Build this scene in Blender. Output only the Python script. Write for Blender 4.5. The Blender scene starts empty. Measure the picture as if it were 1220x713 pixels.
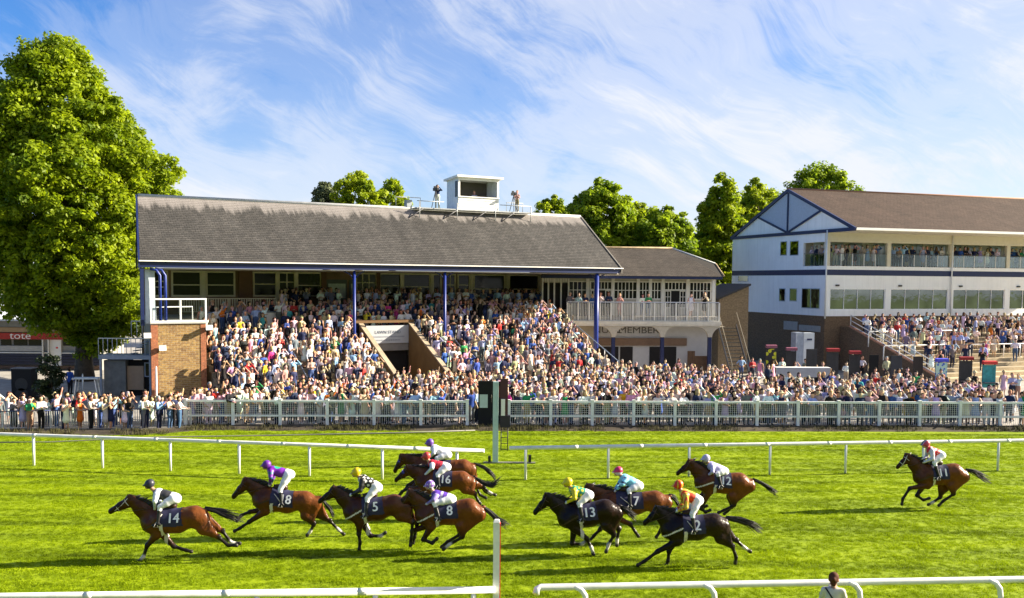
import bpy, math, random
import numpy as np
from mathutils import Vector, Matrix
random.seed(7); np.random.seed(7)
SC = bpy.context.scene
COL = SC.collection
R = math.radians
# ------------------------------------------------------------------ camera
F, CX, CY, HY, RO, H = 1150., 610., 410., 335., .0075, 7.7     # focal length etc. in photo pixels, eye height in metres
PH = math.atan((CY - HY) / F)
cam = bpy.data.objects.new('camera', bpy.data.cameras.new('camera')); COL.objects.link(cam)
cam.data.sensor_width = 36.; cam.data.lens = 36. * F / 1220.
cam.data.shift_x = 0.; cam.data.shift_y = (CY - 356.5) / 1220.
cam.location = (0, 0, H)
cam.matrix_world = Matrix.Translation((0, 0, H)) @ Matrix.Rotation(R(90) - PH, 4, 'X') @ Matrix.Rotation(RO, 4, 'Z')
cam.data.clip_start = .5; cam.data.clip_end = 3000.
SC.camera = cam
# ------------------------------------------------------------------ sun, sky, exposure
SKY_OFF = (7.75, 3.3, 0)
SUN_EL, SUN_AZ = R(24), R(80)      # azimuth clockwise from +Y: from the right, a little behind the course
sl = bpy.data.lights.new('sun', 'SUN'); sl.energy = 5.0; sl.angle = R(.55); sl.color = (1., .89, .70)
sun = bpy.data.objects.new('sun', sl); COL.objects.link(sun)
sdir = Vector((math.sin(SUN_AZ) * math.cos(SUN_EL), math.cos(SUN_AZ) * math.cos(SUN_EL), math.sin(SUN_EL)))
sun.rotation_euler = sdir.to_track_quat('Z', 'Y').to_euler(); sun.location = (60, 20, 60)
SC.view_settings.view_transform = 'Standard'; SC.view_settings.look = 'None'
SC.view_settings.exposure = EXPO = 1.9; SC.view_settings.gamma = 1.
w = bpy.data.worlds.new('World'); SC.world = w; w.use_nodes = True
nt = w.node_tree; N = nt.nodes; L = nt.links
for n in list(N): N.remove(n)
def nd(tree, typ, **kw):
    n = tree.nodes.new(typ)
    for k, v in kw.items():
        if k.startswith('i_'):
            n.inputs[k[2:].replace('_', ' ')].default_value = v
        else: setattr(n, k, v)
    return n
out = nd(nt, 'ShaderNodeOutputWorld'); bg = nd(nt, 'ShaderNodeBackground'); bg.inputs[1].default_value = .066
sky = nd(nt, 'ShaderNodeTexSky'); sky.sky_type = 'NISHITA'; sky.sun_disc = False
sky.sun_elevation = SUN_EL; sky.sun_rotation = SUN_AZ; sky.air_density = 1.; sky.dust_density = .3; sky.ozone_density = 2.5
tc = nd(nt, 'ShaderNodeTexCoord'); sep = nd(nt, 'ShaderNodeSeparateXYZ'); L.new(tc.outputs['Generated'], sep.inputs[0])
def math_(tree, op, a, b=None, c=None, clamp=False):
    n = tree.nodes.new('ShaderNodeMath'); n.operation = op; n.use_clamp = clamp
    for i, v in enumerate((a, b, c)):
        if v is None: continue
        if isinstance(v, (int, float)): n.inputs[i].default_value = v
        else: tree.links.new(v, n.inputs[i])
    return n.outputs[0]
def ramp_(tree, fac, stops, interp='LINEAR'):
    n = tree.nodes.new('ShaderNodeValToRGB'); n.color_ramp.interpolation = interp
    e = n.color_ramp.elements
    while len(e) < len(stops): e.new(.5)
    for k, (p, c) in enumerate(stops):
        e[k].position = p; e[k].color = (c, c, c, 1) if isinstance(c, (int, float)) else (*c, 1)
    tree.links.new(fac, n.inputs[0]); return n.outputs[0]
# cirrus: fibres combed along one direction of the sky, gathered in drifts (azimuth / elevation of the view direction, in radians)
zz = math_(nt, 'MAXIMUM', sep.outputs['Z'], 0.)
az = math_(nt, 'ARCTAN2', sep.outputs['X'], sep.outputs['Y']); el = math_(nt, 'ARCSINE', sep.outputs['Z'])
cmb = nd(nt, 'ShaderNodeCombineXYZ'); L.new(az, cmb.inputs[0]); L.new(el, cmb.inputs[1])
def cnoise(rot, scl, scale, detail, dist, off, rough=.6, vec=None):
    mp = nd(nt, 'ShaderNodeMapping'); L.new(vec or cmb.outputs[0], mp.inputs[0])
    mp.vector_type = 'POINT'; mp.inputs['Rotation'].default_value = (0, 0, R(rot)); mp.inputs['Location'].default_value = off
    m2 = nd(nt, 'ShaderNodeMapping'); L.new(mp.outputs[0], m2.inputs[0]); m2.inputs['Scale'].default_value = (*scl, 1)
    t = nd(nt, 'ShaderNodeTexNoise', i_Scale=scale, i_Detail=detail, i_Roughness=rough, i_Distortion=dist); L.new(m2.outputs[0], t.inputs['Vector'])
    return t.outputs['Fac']
# bend the combing a little so that fibres curl
wn = nd(nt, 'ShaderNodeTexNoise', i_Scale=2.6, i_Detail=3.); L.new(cmb.outputs[0], wn.inputs['Vector'])
wv = nd(nt, 'ShaderNodeVectorMath', operation='MULTIPLY_ADD'); L.new(wn.outputs['Color'], wv.inputs[0]); wv.inputs[1].default_value = (.34, .24, 0); L.new(cmb.outputs[0], wv.inputs[2])
W_ = wv.outputs[0]
drift = cnoise(24, (1., 1.9), 2.3, 4, .3, SKY_OFF, .55)
fib = cnoise(26, (1., 3.4), 4.2, 10, .55, (.7, 2.1, 0), .60, W_)
fine = cnoise(34, (1., 5.5), 15., 8, .9, (3.1, .4, 0), .7, W_)
puff = cnoise(12, (1., 1.8), 9., 8, .6, (1.4, 5.2, 0), .65, W_)
side = math_(nt, 'MULTIPLY_ADD', az, .30, .0)                                   # the drifts thicken toward the sun's side
low = ramp_(nt, zz, [(0., .24), (.12, .20), (.22, .04), (.34, -.0)])             # and toward the horizon
msk = math_(nt, 'ADD', math_(nt, 'ADD', drift, side), low)
tex = math_(nt, 'ADD', math_(nt, 'MULTIPLY', fib, .50), math_(nt, 'ADD', math_(nt, 'MULTIPLY', fine, .22), math_(nt, 'MULTIPLY', puff, .33)))
d0_ = math_(nt, 'ADD', math_(nt, 'MULTIPLY', msk, 1.25), math_(nt, 'MULTIPLY', tex, 1.45))
dens = ramp_(nt, math_(nt, 'SUBTRACT', d0_, .80), [(.28, .03), (.50, .24), (.74, .62), (1., .96)], 'EASE')
mixc = nd(nt, 'ShaderNodeMix', data_type='RGBA')
sat = nd(nt, 'ShaderNodeHueSaturation', i_Saturation=1.25, i_Value=1.)
tint = nd(nt, 'ShaderNodeMix', data_type='RGBA', blend_type='MULTIPLY'); tint.inputs[0].default_value = 1.; tint.inputs[7].default_value = (.56, .60, .77, 1); L.new(sky.outputs[0], tint.inputs[6]); L.new(tint.outputs[2], sat.inputs['Color'])
L.new(dens, mixc.inputs[0]); L.new(sat.outputs[0], mixc.inputs[6]); mixc.inputs[7].default_value = (3.75, 3.85, 4.15, 1)
L.new(mixc.outputs[2], bg.inputs[0]); L.new(bg.outputs[0], out.inputs[0])
# ------------------------------------------------------------------ pixel -> place helpers
def ray(px, py):
    u = (px - CX) / F; v = -(py - CY) / F
    u, v = u - RO * v, v + RO * u
    return np.array([u, math.cos(PH) + v * math.sin(PH), -math.sin(PH) + v * math.cos(PH)])
def gnd(px, py, z=0.):
    r = ray(px, py); k = (z - H) / r[2]; return np.array([r[0] * k, r[1] * k, z])
def aty(px, py, Y):
    r = ray(px, py); k = Y / r[1]; return np.array([r[0] * k, Y, H + r[2] * k])
class Fr:
    def __init__(s, o, yaw):
        s.o = np.array(o[:2], float); a = R(yaw); s.yaw = a
        s.e1 = np.array([math.cos(a), math.sin(a)]); s.e2 = np.array([-math.sin(a), math.cos(a)])
    def onT(s, px, py, t=0.):
        r = ray(px, py); k = (s.o @ s.e2 + t) / (r[:2] @ s.e2); p = r * k
        return (p[:2] - s.o) @ s.e1, H + p[2]
    def onS(s, px, py, S=0.):
        r = ray(px, py); k = (s.o @ s.e1 + S) / (r[:2] @ s.e1); p = r * k
        return (p[:2] - s.o) @ s.e2, H + p[2]
    def w(s, S, t, z=0.): return (*(s.o + s.e1 * S + s.e2 * t), z)
    def loc(s, x, y): d = np.array([x, y]) - s.o; return d @ s.e1, d @ s.e2
# ------------------------------------------------------------------ materials
MATS = {}
def srgb(h):
    c = [int(h[i:i + 2], 16) / 255 for i in (0, 2, 4)]
    return tuple(x / 12.92 if x <= .04045 else ((x + .055) / 1.055) ** 2.4 for x in c)
def mat(name, col, rough=.6, var=.12, scale=3., bump=0., bscale=30., metal=0., spec=.4, coat=0.):
    if name in MATS: return MATS[name]
    m = bpy.data.materials.new(name); m.use_nodes = True; t = m.node_tree; MATS[name] = m
    b = t.nodes['Principled BSDF']; b.inputs['Roughness'].default_value = rough; b.inputs['Metallic'].default_value = metal
    b.inputs['Specular IOR Level'].default_value = spec
    if coat: b.inputs['Coat Weight'].default_value = coat
    if isinstance(col, str): col = srgb(col)
    tcx = nd(t, 'ShaderNodeTexCoord')
    if var:
        n = nd(t, 'ShaderNodeTexNoise', i_Scale=scale, i_Detail=6., i_Roughness=.65); t.links.new(tcx.outputs['Object'], n.inputs['Vector'])
        mx = nd(t, 'ShaderNodeMix', data_type='RGBA'); t.links.new(ramp_(t, n.outputs['Fac'], [(.3, 0.), (.7, 1.)]), mx.inputs[0])
        mx.inputs[6].default_value = (*[c * (1 - var) for c in col], 1); mx.inputs[7].default_value = (*[min(1, c * (1 + var)) for c in col], 1)
        t.links.new(mx.outputs[2], b.inputs['Base Color'])
    else: b.inputs['Base Color'].default_value = (*col, 1)
    if bump:
        n = nd(t, 'ShaderNodeTexNoise', i_Scale=bscale, i_Detail=4.); t.links.new(tcx.outputs['Object'], n.inputs['Vector'])
        bp = nd(t, 'ShaderNodeBump', i_Strength=bump, i_Distance=.02); t.links.new(n.outputs['Fac'], bp.inputs['Height']); t.links.new(bp.outputs[0], b.inputs['Normal'])
    return m
def clad_mat(name, col, rib=.25):
    m = mat(name, col, .5, .05, .6); t = m.node_tree; b = t.nodes['Principled BSDF']; tcx = nd(t, 'ShaderNodeTexCoord'); sp = nd(t, 'ShaderNodeSeparateXYZ'); t.links.new(tcx.outputs['Object'], sp.inputs[0])
    u = math_(t, 'ADD', sp.outputs[0], sp.outputs[1]); fr = math_(t, 'FRACT', math_(t, 'DIVIDE', u, 1.0)); rb = math_(t, 'FRACT', math_(t, 'DIVIDE', u, rib))
    seam = ramp_(t, fr, [(0., .88), (.02, 1.), (.985, 1.), (1., .92)]); mp = nd(t, 'ShaderNodeMapping'); mp.inputs['Scale'].default_value = (1.4, 1.4, .10); t.links.new(tcx.outputs['Object'], mp.inputs[0])
    n = nd(t, 'ShaderNodeTexNoise', i_Scale=2.2, i_Detail=6., i_Roughness=.7); t.links.new(mp.outputs[0], n.inputs['Vector'])
    mx = nd(t, 'ShaderNodeMix', data_type='RGBA', blend_type='MULTIPLY'); mx.inputs[0].default_value = 1.; lk = b.inputs['Base Color'].links[0].from_socket; t.links.new(lk, mx.inputs[6])
    t.links.new(math_(t, 'MULTIPLY', seam, ramp_(t, n.outputs['Fac'], [(.25, .90), (.55, 1.)])), mx.inputs[7]); t.links.new(mx.outputs[2], b.inputs['Base Color'])
    bp = nd(t, 'ShaderNodeBump', i_Strength=.15, i_Distance=.01); t.links.new(ramp_(t, rb, [(0., 0.), (.12, 1.), (.88, 1.), (1., 0.)]), bp.inputs['Height']); t.links.new(bp.outputs[0], b.inputs['Normal']); return m
def attr_mat(name, attr, rough=.6, typ='GEOMETRY', spec=.3, var=.15, sheen=0., scale=14., bump=0., bscale=9.):
    m = bpy.data.materials.new(name); m.use_nodes = True; t = m.node_tree; MATS[name] = m
    b = t.nodes['Principled BSDF']; b.inputs['Roughness'].default_value = rough; b.inputs['Specular IOR Level'].default_value = spec
    if False: b.inputs['Sheen Weight'].default_value = sheen
    a = nd(t, 'ShaderNodeAttribute', attribute_type=typ, attribute_name=attr)
    tcx = nd(t, 'ShaderNodeTexCoord'); n = nd(t, 'ShaderNodeTexNoise', i_Scale=scale, i_Detail=4.); t.links.new(tcx.outputs['Object'], n.inputs['Vector'])
    mx = nd(t, 'ShaderNodeMix', data_type='RGBA', blend_type='MULTIPLY'); mx.inputs[0].default_value = 1.
    t.links.new(a.outputs['Color'], mx.inputs[6]); t.links.new(ramp_(t, n.outputs['Fac'], [(.3, 1 - var), (.7, 1.)]), mx.inputs[7])
    t.links.new(mx.outputs[2], b.inputs['Base Color'])
    if bump:
        n2 = nd(t, 'ShaderNodeTexNoise', i_Scale=bscale, i_Detail=3.); t.links.new(tcx.outputs['Object'], n2.inputs['Vector']); bp = nd(t, 'ShaderNodeBump', i_Strength=bump, i_Distance=.05); t.links.new(n2.outputs['Fac'], bp.inputs['Height']); t.links.new(bp.outputs[0], b.inputs['Normal'])
    return m
def glass_mat(name, col=(.02, .025, .03), rough=.06):
    return mat(name, col, rough, .3, .7, spec=.9)
def clear_glass(name, tint=(.80, .88, .88), opac=.25, k=.5):
    m = bpy.data.materials.new(name); m.use_nodes = True; t = m.node_tree; MATS[name] = m
    t.nodes.remove(t.nodes['Principled BSDF']); o = t.nodes['Material Output']
    tr = nd(t, 'ShaderNodeBsdfTransparent'); tr.inputs[0].default_value = (*tint, 1)
    gl = nd(t, 'ShaderNodeBsdfGlossy'); gl.inputs['Roughness'].default_value = .05; gl.inputs[0].default_value = (.9, .95, .95, 1)
    fr = nd(t, 'ShaderNodeFresnel'); fr.inputs[0].default_value = 1.5
    mx = nd(t, 'ShaderNodeMixShader'); t.links.new(math_(t, 'MULTIPLY_ADD', fr.outputs[0], k, opac, clamp=True), mx.inputs[0])
    t.links.new(tr.outputs[0], mx.inputs[1]); t.links.new(gl.outputs[0], mx.inputs[2]); t.links.new(mx.outputs[0], o.inputs[0])
    return m
# ------------------------------------------------------------------ mesh helpers
def tag(o, label=None, cat=None, group=None, kind=None):
    if label: o['label'] = label
    if cat: o['category'] = cat
    if group: o['group'] = group
    if kind: o['kind'] = kind
    return o
def link(name, me, m=None, parent=None, loc=None):
    o = bpy.data.objects.new(name, me); COL.objects.link(o)
    if m is not None:
        if me.materials: me.materials[0] = m
        else: me.materials.append(m)
    if parent is not None: o.parent = parent
    if loc is not None: o.location = loc
    return o
def empty(name, loc, rz=0., label=None, cat=None, group=None):
    o = bpy.data.objects.new(name, None); COL.objects.link(o); o.location = loc; o.rotation_euler = (0, 0, rz); o.empty_display_size = .3
    return tag(o, label, cat, group)
def np_mesh(name, V, Q, smooth=False):
    me = bpy.data.meshes.new(name); V = np.asarray(V, np.float32); Q = np.asarray(Q, np.int32); k = Q.shape[1]
    me.vertices.add(len(V)); me.vertices.foreach_set('co', V.ravel())
    me.loops.add(Q.size); me.loops.foreach_set('vertex_index', Q.ravel())
    me.polygons.add(len(Q)); me.polygons.foreach_set('loop_start', np.arange(0, Q.size, k, dtype=np.int32))
    me.polygons.foreach_set('loop_total', np.full(len(Q), k, np.int32))
    if smooth: me.polygons.foreach_set('use_smooth', np.ones(len(Q), bool))
    me.update(calc_edges=True); return me
def set_col(me, name, C):
    a = me.color_attributes.new(name, 'FLOAT_COLOR', 'POINT'); C = np.asarray(C, np.float32)
    if C.shape[1] == 3: C = np.hstack([C, np.ones((len(C), 1), np.float32)])
    a.data.foreach_set('color', C.ravel())
class MB:
    def __init__(s): s.v = []; s.f = []; s.sm = []
    def add(s, vs, fs, smooth=False):
        n = len(s.v); s.v += [tuple(map(float, v)) for v in vs]; s.f += [tuple(i + n for i in f) for f in fs]; s.sm += [smooth] * len(fs); return s
    def box(s, x0, x1, y0, y1, z0, z1):
        return s.add([(x, y, z) for z in (z0, z1) for y in (y0, y1) for x in (x0, x1)],
                     [(0, 2, 3, 1), (4, 5, 7, 6), (0, 1, 5, 4), (2, 6, 7, 3), (0, 4, 6, 2), (1, 3, 7, 5)])
    def quad(s, *p): return s.add(p, [tuple(range(len(p)))])
    def prism(s, poly, d):          # planar polygon extruded by vector d
        n = len(poly); d = np.array(d, float)
        P = [np.array(p, float) for p in poly]
        return s.add(P + [p + d for p in P], [tuple(range(n))[::-1], tuple(range(n, 2 * n))] + [(i, (i + 1) % n, n + (i + 1) % n, n + i) for i in range(n)])
    def tube(s, pts, rad, n=6, cap=True, smooth=True):
        P = [np.array(p, float) for p in pts]; m = len(P)
        if isinstance(rad, (int, float)): rad = [rad] * m
        base = len(s.v); ref = None; fs = []
        for i in range(m):
            d = P[min(i + 1, m - 1)] - P[max(i - 1, 0)]; d /= (np.linalg.norm(d) + 1e-9)
            if ref is None: ref = np.array([0, 0, 1.]) if abs(d[2]) < .9 else np.array([1., 0, 0])
            a = np.cross(d, ref); a /= np.linalg.norm(a) + 1e-9; b = np.cross(a, d); ref = b
            for k in range(n):
                q = 2 * math.pi * (k + .5) / n
                s.v.append(tuple(P[i] + rad[i] * (a * math.cos(q) + b * math.sin(q))))
        for i in range(m - 1):
            for k in range(n):
                fs.append((base + i * n + k, base + i * n + (k + 1) % n, base + (i + 1) * n + (k + 1) % n, base + (i + 1) * n + k))
        s.f += fs; s.sm += [smooth] * len(fs)
        if cap:
            s.f += [tuple(base + k for k in range(n))[::-1], tuple(base + (m - 1) * n + k for k in range(n))]; s.sm += [False, False]
        return s
    def bar(s, a, b, w, h=None):      # square bar
        r = w / 2 * 1.41421; return s.tube([a, b], r, 4, True, False)
    def mesh(s, name):
        me = bpy.data.meshes.new(name); me.from_pydata(s.v, [], s.f); me.polygons.foreach_set('use_smooth', s.sm); me.update(); return me
    def build(s, name, m, parent=None, kind=None, loc=None):
        o = link(name, s.mesh(name), m, parent, loc)
        if kind: o['kind'] = kind
        return o
def box(name, m, parent, *b): return MB().box(*b).build(name, m, parent)
def text_mesh(s, size, depth=.01, bold=0.):
    cu = bpy.data.curves.new('txt', 'FONT'); cu.body = s; cu.size = size; cu.align_x = 'CENTER'; cu.align_y = 'CENTER'; cu.extrude = depth; cu.offset = bold
    o = bpy.data.objects.new('txt', cu); COL.objects.link(o)
    dg = bpy.context.evaluated_depsgraph_get(); me = bpy.data.meshes.new_from_object(o.evaluated_get(dg))
    bpy.data.objects.remove(o); return me
def lettering(name, s, size, m, parent, loc, rz=0., depth=.01, sx=1.):
    me = text_mesh(s, size, depth); o = link(name, me, m, parent, loc); o.rotation_euler = (R(90), 0, rz); o.scale = (sx, 1, 1); return o
# ------------------------------------------------------------------ smooth bodies: blended tapered limbs turned into one skin
def sdf_eval(P, prims, want_label=False):
    D = np.full(len(P), 1e3, np.float32); raw = np.full(len(P), 1e3, np.float32); lab = np.zeros(len(P), np.int16)
    for (a, b, ra, rb, ys, l, k) in prims:
        a = np.asarray(a, np.float32); b = np.asarray(b, np.float32); S = np.array([1, 1 / ys, 1], np.float32)
        lo = np.minimum(a - ra, b - rb) - .14; hi = np.maximum(a + ra, b + rb) + .14
        idx = np.nonzero(np.all((P > lo) & (P < hi), axis=1))[0]
        if not len(idx): continue
        q = (P[idx] - a) * S; ba = (b - a) * S; h = np.clip(q @ ba / max(float(ba @ ba), 1e-9), 0, 1)
        d = (np.linalg.norm(q - h[:, None] * ba, axis=1) - (ra + (rb - ra) * h)) * min(1., .5 + .5 * ys)
        o = D[idx]; hh = np.clip(.5 + .5 * (o - d) / k, 0, 1)
        D[idx] = o * (1 - hh) + d * hh - k * hh * (1 - hh)
        if want_label:
            m_ = d < raw[idx]; lab[idx[m_]] = l; raw[idx] = np.minimum(raw[idx], d)
    return (D, lab) if want_label else D
def surface(prims, res):
    lo = np.min([np.minimum(np.array(p[0]) - p[2], np.array(p[1]) - p[3]) for p in prims], axis=0) - 2.5 * res
    hi = np.max([np.maximum(np.array(p[0]) + p[2], np.array(p[1]) + p[3]) for p in prims], axis=0) + 2.5 * res
    n = np.ceil((hi - lo) / res).astype(int) + 1
    g = [lo[i] + np.arange(n[i]) * res for i in range(3)]
    G = np.stack(np.meshgrid(*g, indexing='ij'), -1).reshape(-1, 3).astype(np.float32)
    D = sdf_eval(G, prims).reshape(n)
    ins = D < 0; c = [n[i] - 1 for i in range(3)]
    cnt = np.zeros(c, np.float32); acc = np.zeros((*c, 3), np.float32)
    def sub(A, o): return A[o[0]:o[0] + c[0], o[1]:o[1] + c[1], o[2]:o[2] + c[2]]
    for ax in range(3):
        for o1 in (0, 1):
            for o2 in (0, 1):
                o = [0, 0, 0]; oth = [i for i in range(3) if i != ax]; o[oth[0]] = o1; o[oth[1]] = o2
                e = o.copy(); e[ax] = 1
                A = sub(D, o); B = sub(D, e); x = (A < 0) != (B < 0)
                t = np.where(x, A / np.where(x, A - B, 1), 0)
                cnt += x
                acc[..., ax] += np.where(x, t, 0); acc[..., oth[0]] += np.where(x, o1, 0); acc[..., oth[1]] += np.where(x, o2, 0)
    act = cnt > 0; vid = np.full(c, -1, np.int64); vid[act] = np.arange(act.sum())
    ijk = np.argwhere(act); V = lo + (ijk + acc[act] / cnt[act][:, None]) * res
    Q = []
    for ax in range(3):
        a1, a2 = [i for i in range(3) if i != ax]
        sl0 = [slice(None)] * 3; sl1 = [slice(None)] * 3
        sl0[ax] = slice(0, -1); sl1[ax] = slice(1, None)
        A = ins[tuple(sl0)]; B = ins[tuple(sl1)]
        for flip, mask in ((False, A & ~B), (True, ~A & B)):
            I = np.argwhere(mask); ok = (I[:, a1] > 0) & (I[:, a2] > 0) & (I[:, a1] < c[a1]) & (I[:, a2] < c[a2]) & (I[:, ax] < c[ax]); I = I[ok]
            def v(d1, d2):
                J = I.copy(); J[:, a1] += d1; J[:, a2] += d2; return vid[J[:, 0], J[:, 1], J[:, 2]]
            q = np.stack([v(-1, -1), v(0, -1), v(0, 0), v(-1, 0)], 1)
            if flip != (ax == 1): q = q[:, ::-1]
            Q.append(q)
    return V, np.concatenate(Q)
# ================================================================== setting: turf, apron, verge
def turf_mat(name, k=1., blade=False):
    m = bpy.data.materials.new(name); m.use_nodes = True; t = m.node_tree; MATS[name] = m
    b = t.nodes['Principled BSDF']; b.inputs['Roughness'].default_value = .75; b.inputs['Specular IOR Level'].default_value = .15
    g = nd(t, 'ShaderNodeNewGeometry')
    def noise(scale, sx, sy, det=5., r=.6):
        mp = nd(t, 'ShaderNodeMapping'); mp.inputs['Scale'].default_value = (sx, sy, 1); t.links.new(g.outputs['Position'], mp.inputs[0])
        n = nd(t, 'ShaderNodeTexNoise', i_Scale=scale, i_Detail=det, i_Roughness=r); t.links.new(mp.outputs[0], n.inputs['Vector']); return n.outputs['Fac']
    big = noise(.35, 1, 2.2, 4.); mid = noise(2.2, .8, 1.6, 5.); fine = noise(14., .8, 1.5, 4., .7); stripe = noise(.9, .06, 1., 2.)
    f = math_(t, 'ADD', math_(t, 'MULTIPLY', big, .16), math_(t, 'MULTIPLY', mid, .18))
    f = math_(t, 'ADD', f, math_(t, 'MULTIPLY', fine, .36 if not blade else .3)); f = math_(t, 'ADD', f, math_(t, 'MULTIPLY', stripe, .40))
    c = nd(t, 'ShaderNodeValToRGB'); e = c.color_ramp.elements
    stops = [(.40, (.062 * k, .095 * k, .001)), (.50, (.168 * k, .240 * k, .0012)), (.58, (.250 * k, .335 * k, .0015)), (.68, (.325 * k, .400 * k, .003))]
    while len(e) < 4: e.new(.5)
    for i, (p, q) in enumerate(stops): e[i].position = p; e[i].color = (*q, 1)
    spk = ramp_(t, noise(5.5, .7, 1.5, 3., .55), [(.29, .45), (.36, 1.)]); sm_ = nd(t, 'ShaderNodeMix', data_type='RGBA', blend_type='MULTIPLY'); sm_.inputs[0].default_value = 1.
    t.links.new(f, c.inputs[0]); t.links.new(c.outputs[0], sm_.inputs[6]); t.links.new(spk, sm_.inputs[7]); t.links.new(sm_.outputs[2], b.inputs['Base Color'])
    if blade:
        tr = nd(t, 'ShaderNodeBsdfTranslucent'); t.links.new(sm_.outputs[2], tr.inputs[0]); mx = nd(t, 'ShaderNodeMixShader'); mx.inputs[0].default_value = .45
        o = t.nodes['Material Output']; t.links.new(b.outputs[0], mx.inputs[1]); t.links.new(tr.outputs[0], mx.inputs[2]); t.links.new(mx.outputs[0], o.inputs[0])
    else:
        bp = nd(t, 'ShaderNodeBump', i_Strength=.4, i_Distance=.04); t.links.new(fine, bp.inputs['Height']); t.links.new(bp.outputs[0], b.inputs['Normal'])
    return m
M_turf = turf_mat('turf', .82); M_blade = turf_mat('grass_blades', 1.03, True)
VERGE0, VERGE1 = 47.6, 50.6
tag(MB().quad((-1500, -200, -.03), (1500, -200, -.03), (1500, 2500, -.03), (-1500, 2500, -.03)).build('ground', mat('far_ground', (.07, .11, .02), .9, .3, .05)), kind='structure')
fl = lambda x: 50.45 + .04 * x if x > -17 else 48.35 + .06 * (x + 17)       # y of the spectator fence at x
mb = MB(); xs = np.linspace(-120, 120, 61)
for x0, x1 in zip(xs[:-1], xs[1:]): mb.quad((x0, -30, 0), (x1, -30, 0), (x1, fl(x1) - 1.1, 0), (x0, fl(x0) - 1.1, 0))
tag(mb.build('turf', M_turf), kind='structure')
M_con = mat('apron_concrete', (.30, .28, .25), .85, .25, .8, .25, 25)
M_earth_shade = mat('verge_earth_shaded', (.040, .030, .018), .95, .6, 2.2, .8, 9)  # bare earth, darkened further: the shadow below the fence is in the colour
mb = MB(); mk = MB(); mv = MB(); xs = np.linspace(-70, 90, 81)
for x0, x1 in zip(xs[:-1], xs[1:]):
    y0, y1 = fl(x0), fl(x1)
    mb.quad((x0, y0 + .16, .10), (x1, y1 + .16, .10), (x1, 140, .10), (x0, 140, .10))
    mk.add([(x0, y0 - .22, -.02), (x1, y1 - .22, -.02), (x1, y1 - .22, .12), (x0, y0 - .22, .12), (x1, y1 + .16, .12), (x0, y0 + .16, .12), (x1, y1 + .16, -.02), (x0, y0 + .16, -.02)], [(0, 1, 2, 3), (3, 2, 4, 5), (5, 4, 6, 7)])
    # earth bank below the kerb, uneven
    rows = 5; pts = []
    for i in range(rows + 1):
        f = i / rows
        for x, y in ((x0, y0), (x1, y1)):
            z = -.02 + .115 * f ** .8 + (.05 * math.sin(x * 3.1 + i * 2) + .04 * math.sin(x * 7.7 - i)) * (0 < i < rows) * .6
            pts.append((x, y - 1.35 + 1.13 * f, z))
    mv.add(pts, [(2 * i, 2 * i + 1, 2 * i + 3, 2 * i + 2) for i in range(rows)], True)
tag(mb.build('apron', M_con), kind='structure')
tag(mk.build('kerb', mat('kerb_stone_shaded', (.085, .072, .055), .9, .4, 4., .5, 18)), kind='structure')  # stone colour darkened to carry the shadow along the kerb
tag(mv.build('verge', M_earth_shade), kind='structure')
# ---- grass blades on the course (one mass of turf)
def tuft(seed, n=24, rad=.10, hh=.032):
    r = np.random.RandomState(seed); V = []; T = []
    for i in range(n):
        a = r.rand() * 6.283; q = rad * math.sqrt(r.rand()); x, y = q * math.cos(a), q * math.sin(a)
        b = r.rand() * 6.283; w_ = .006 + .005 * r.rand(); h = hh * (.5 + .8 * r.rand()); le = .05 * r.rand(2) - .015 + .02 * r.randn(2)
        k = len(V); dx, dy = w_ * math.cos(b), w_ * math.sin(b)
        V += [(x - dx, y - dy, 0), (x + dx, y + dy, 0), (x + le[0], y + le[1], h)]; T.append((k, k + 1, k + 2))
    return np_mesh('tuft', np.array(V), np.array(T))
def scatter(name, pts, scl, tuftmesh, m):
    me = bpy.data.meshes.new(name); me.vertices.add(len(pts)); me.vertices.foreach_set('co', np.asarray(pts, np.float32).ravel())
    a = me.attributes.new('s', 'FLOAT', 'POINT'); a.data.foreach_set('value', np.asarray(scl, np.float32)); me.update()
    o = link(name, me)
    src = bpy.data.objects.new(name + '_tuft', tuftmesh); tuftmesh.materials.append(m)   # not linked to the scene: only instanced
    ng = bpy.data.node_groups.new(name, 'GeometryNodeTree')
    ng.interface.new_socket('Geometry', in_out='INPUT', socket_type='NodeSocketGeometry'); ng.interface.new_socket('Geometry', in_out='OUTPUT', socket_type='NodeSocketGeometry')
    gi = ng.nodes.new('NodeGroupInput'); go = ng.nodes.new('NodeGroupOutput'); ip = ng.nodes.new('GeometryNodeInstanceOnPoints')
    oi = ng.nodes.new('GeometryNodeObjectInfo'); oi.inputs['Object'].default_value = src
    rv = ng.nodes.new('FunctionNodeRandomValue'); rv.data_type = 'FLOAT_VECTOR'; rv.inputs[0].default_value = (0, 0, 0); rv.inputs[1].default_value = (.2, .2, 6.283)
    na = ng.nodes.new('GeometryNodeInputNamedAttribute'); na.data_type = 'FLOAT'; na.inputs[0].default_value = 's'
    lk = ng.links.new
    lk(gi.outputs[0], ip.inputs['Points']); lk(oi.outputs['Geometry'], ip.inputs['Instance']); lk(rv.outputs[0], ip.inputs['Rotation']); lk(na.outputs[0], ip.inputs['Scale']); lk(ip.outputs[0], go.inputs[0])
    md = o.modifiers.new('grass', 'NODES'); md.node_group = ng
    return o
def field(y0, y1, dens):
    w_ = 8.; q0, q1 = .55 * y0 + w_, .55 * y1 + w_; n = int((q0 + q1) * (y1 - y0) * dens); yy = (np.sqrt(np.random.rand(n) * (q1 * q1 - q0 * q0) + q0 * q0) - w_) / .55; xx = (np.random.rand(n) * 2 - 1) * (.55 * yy + w_)
    return np.stack([xx, yy, np.zeros(n)], 1)
pts = np.concatenate([field(13, 27, 100), field(27, 37, 75), field(37, 49.4, 55)])
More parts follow.
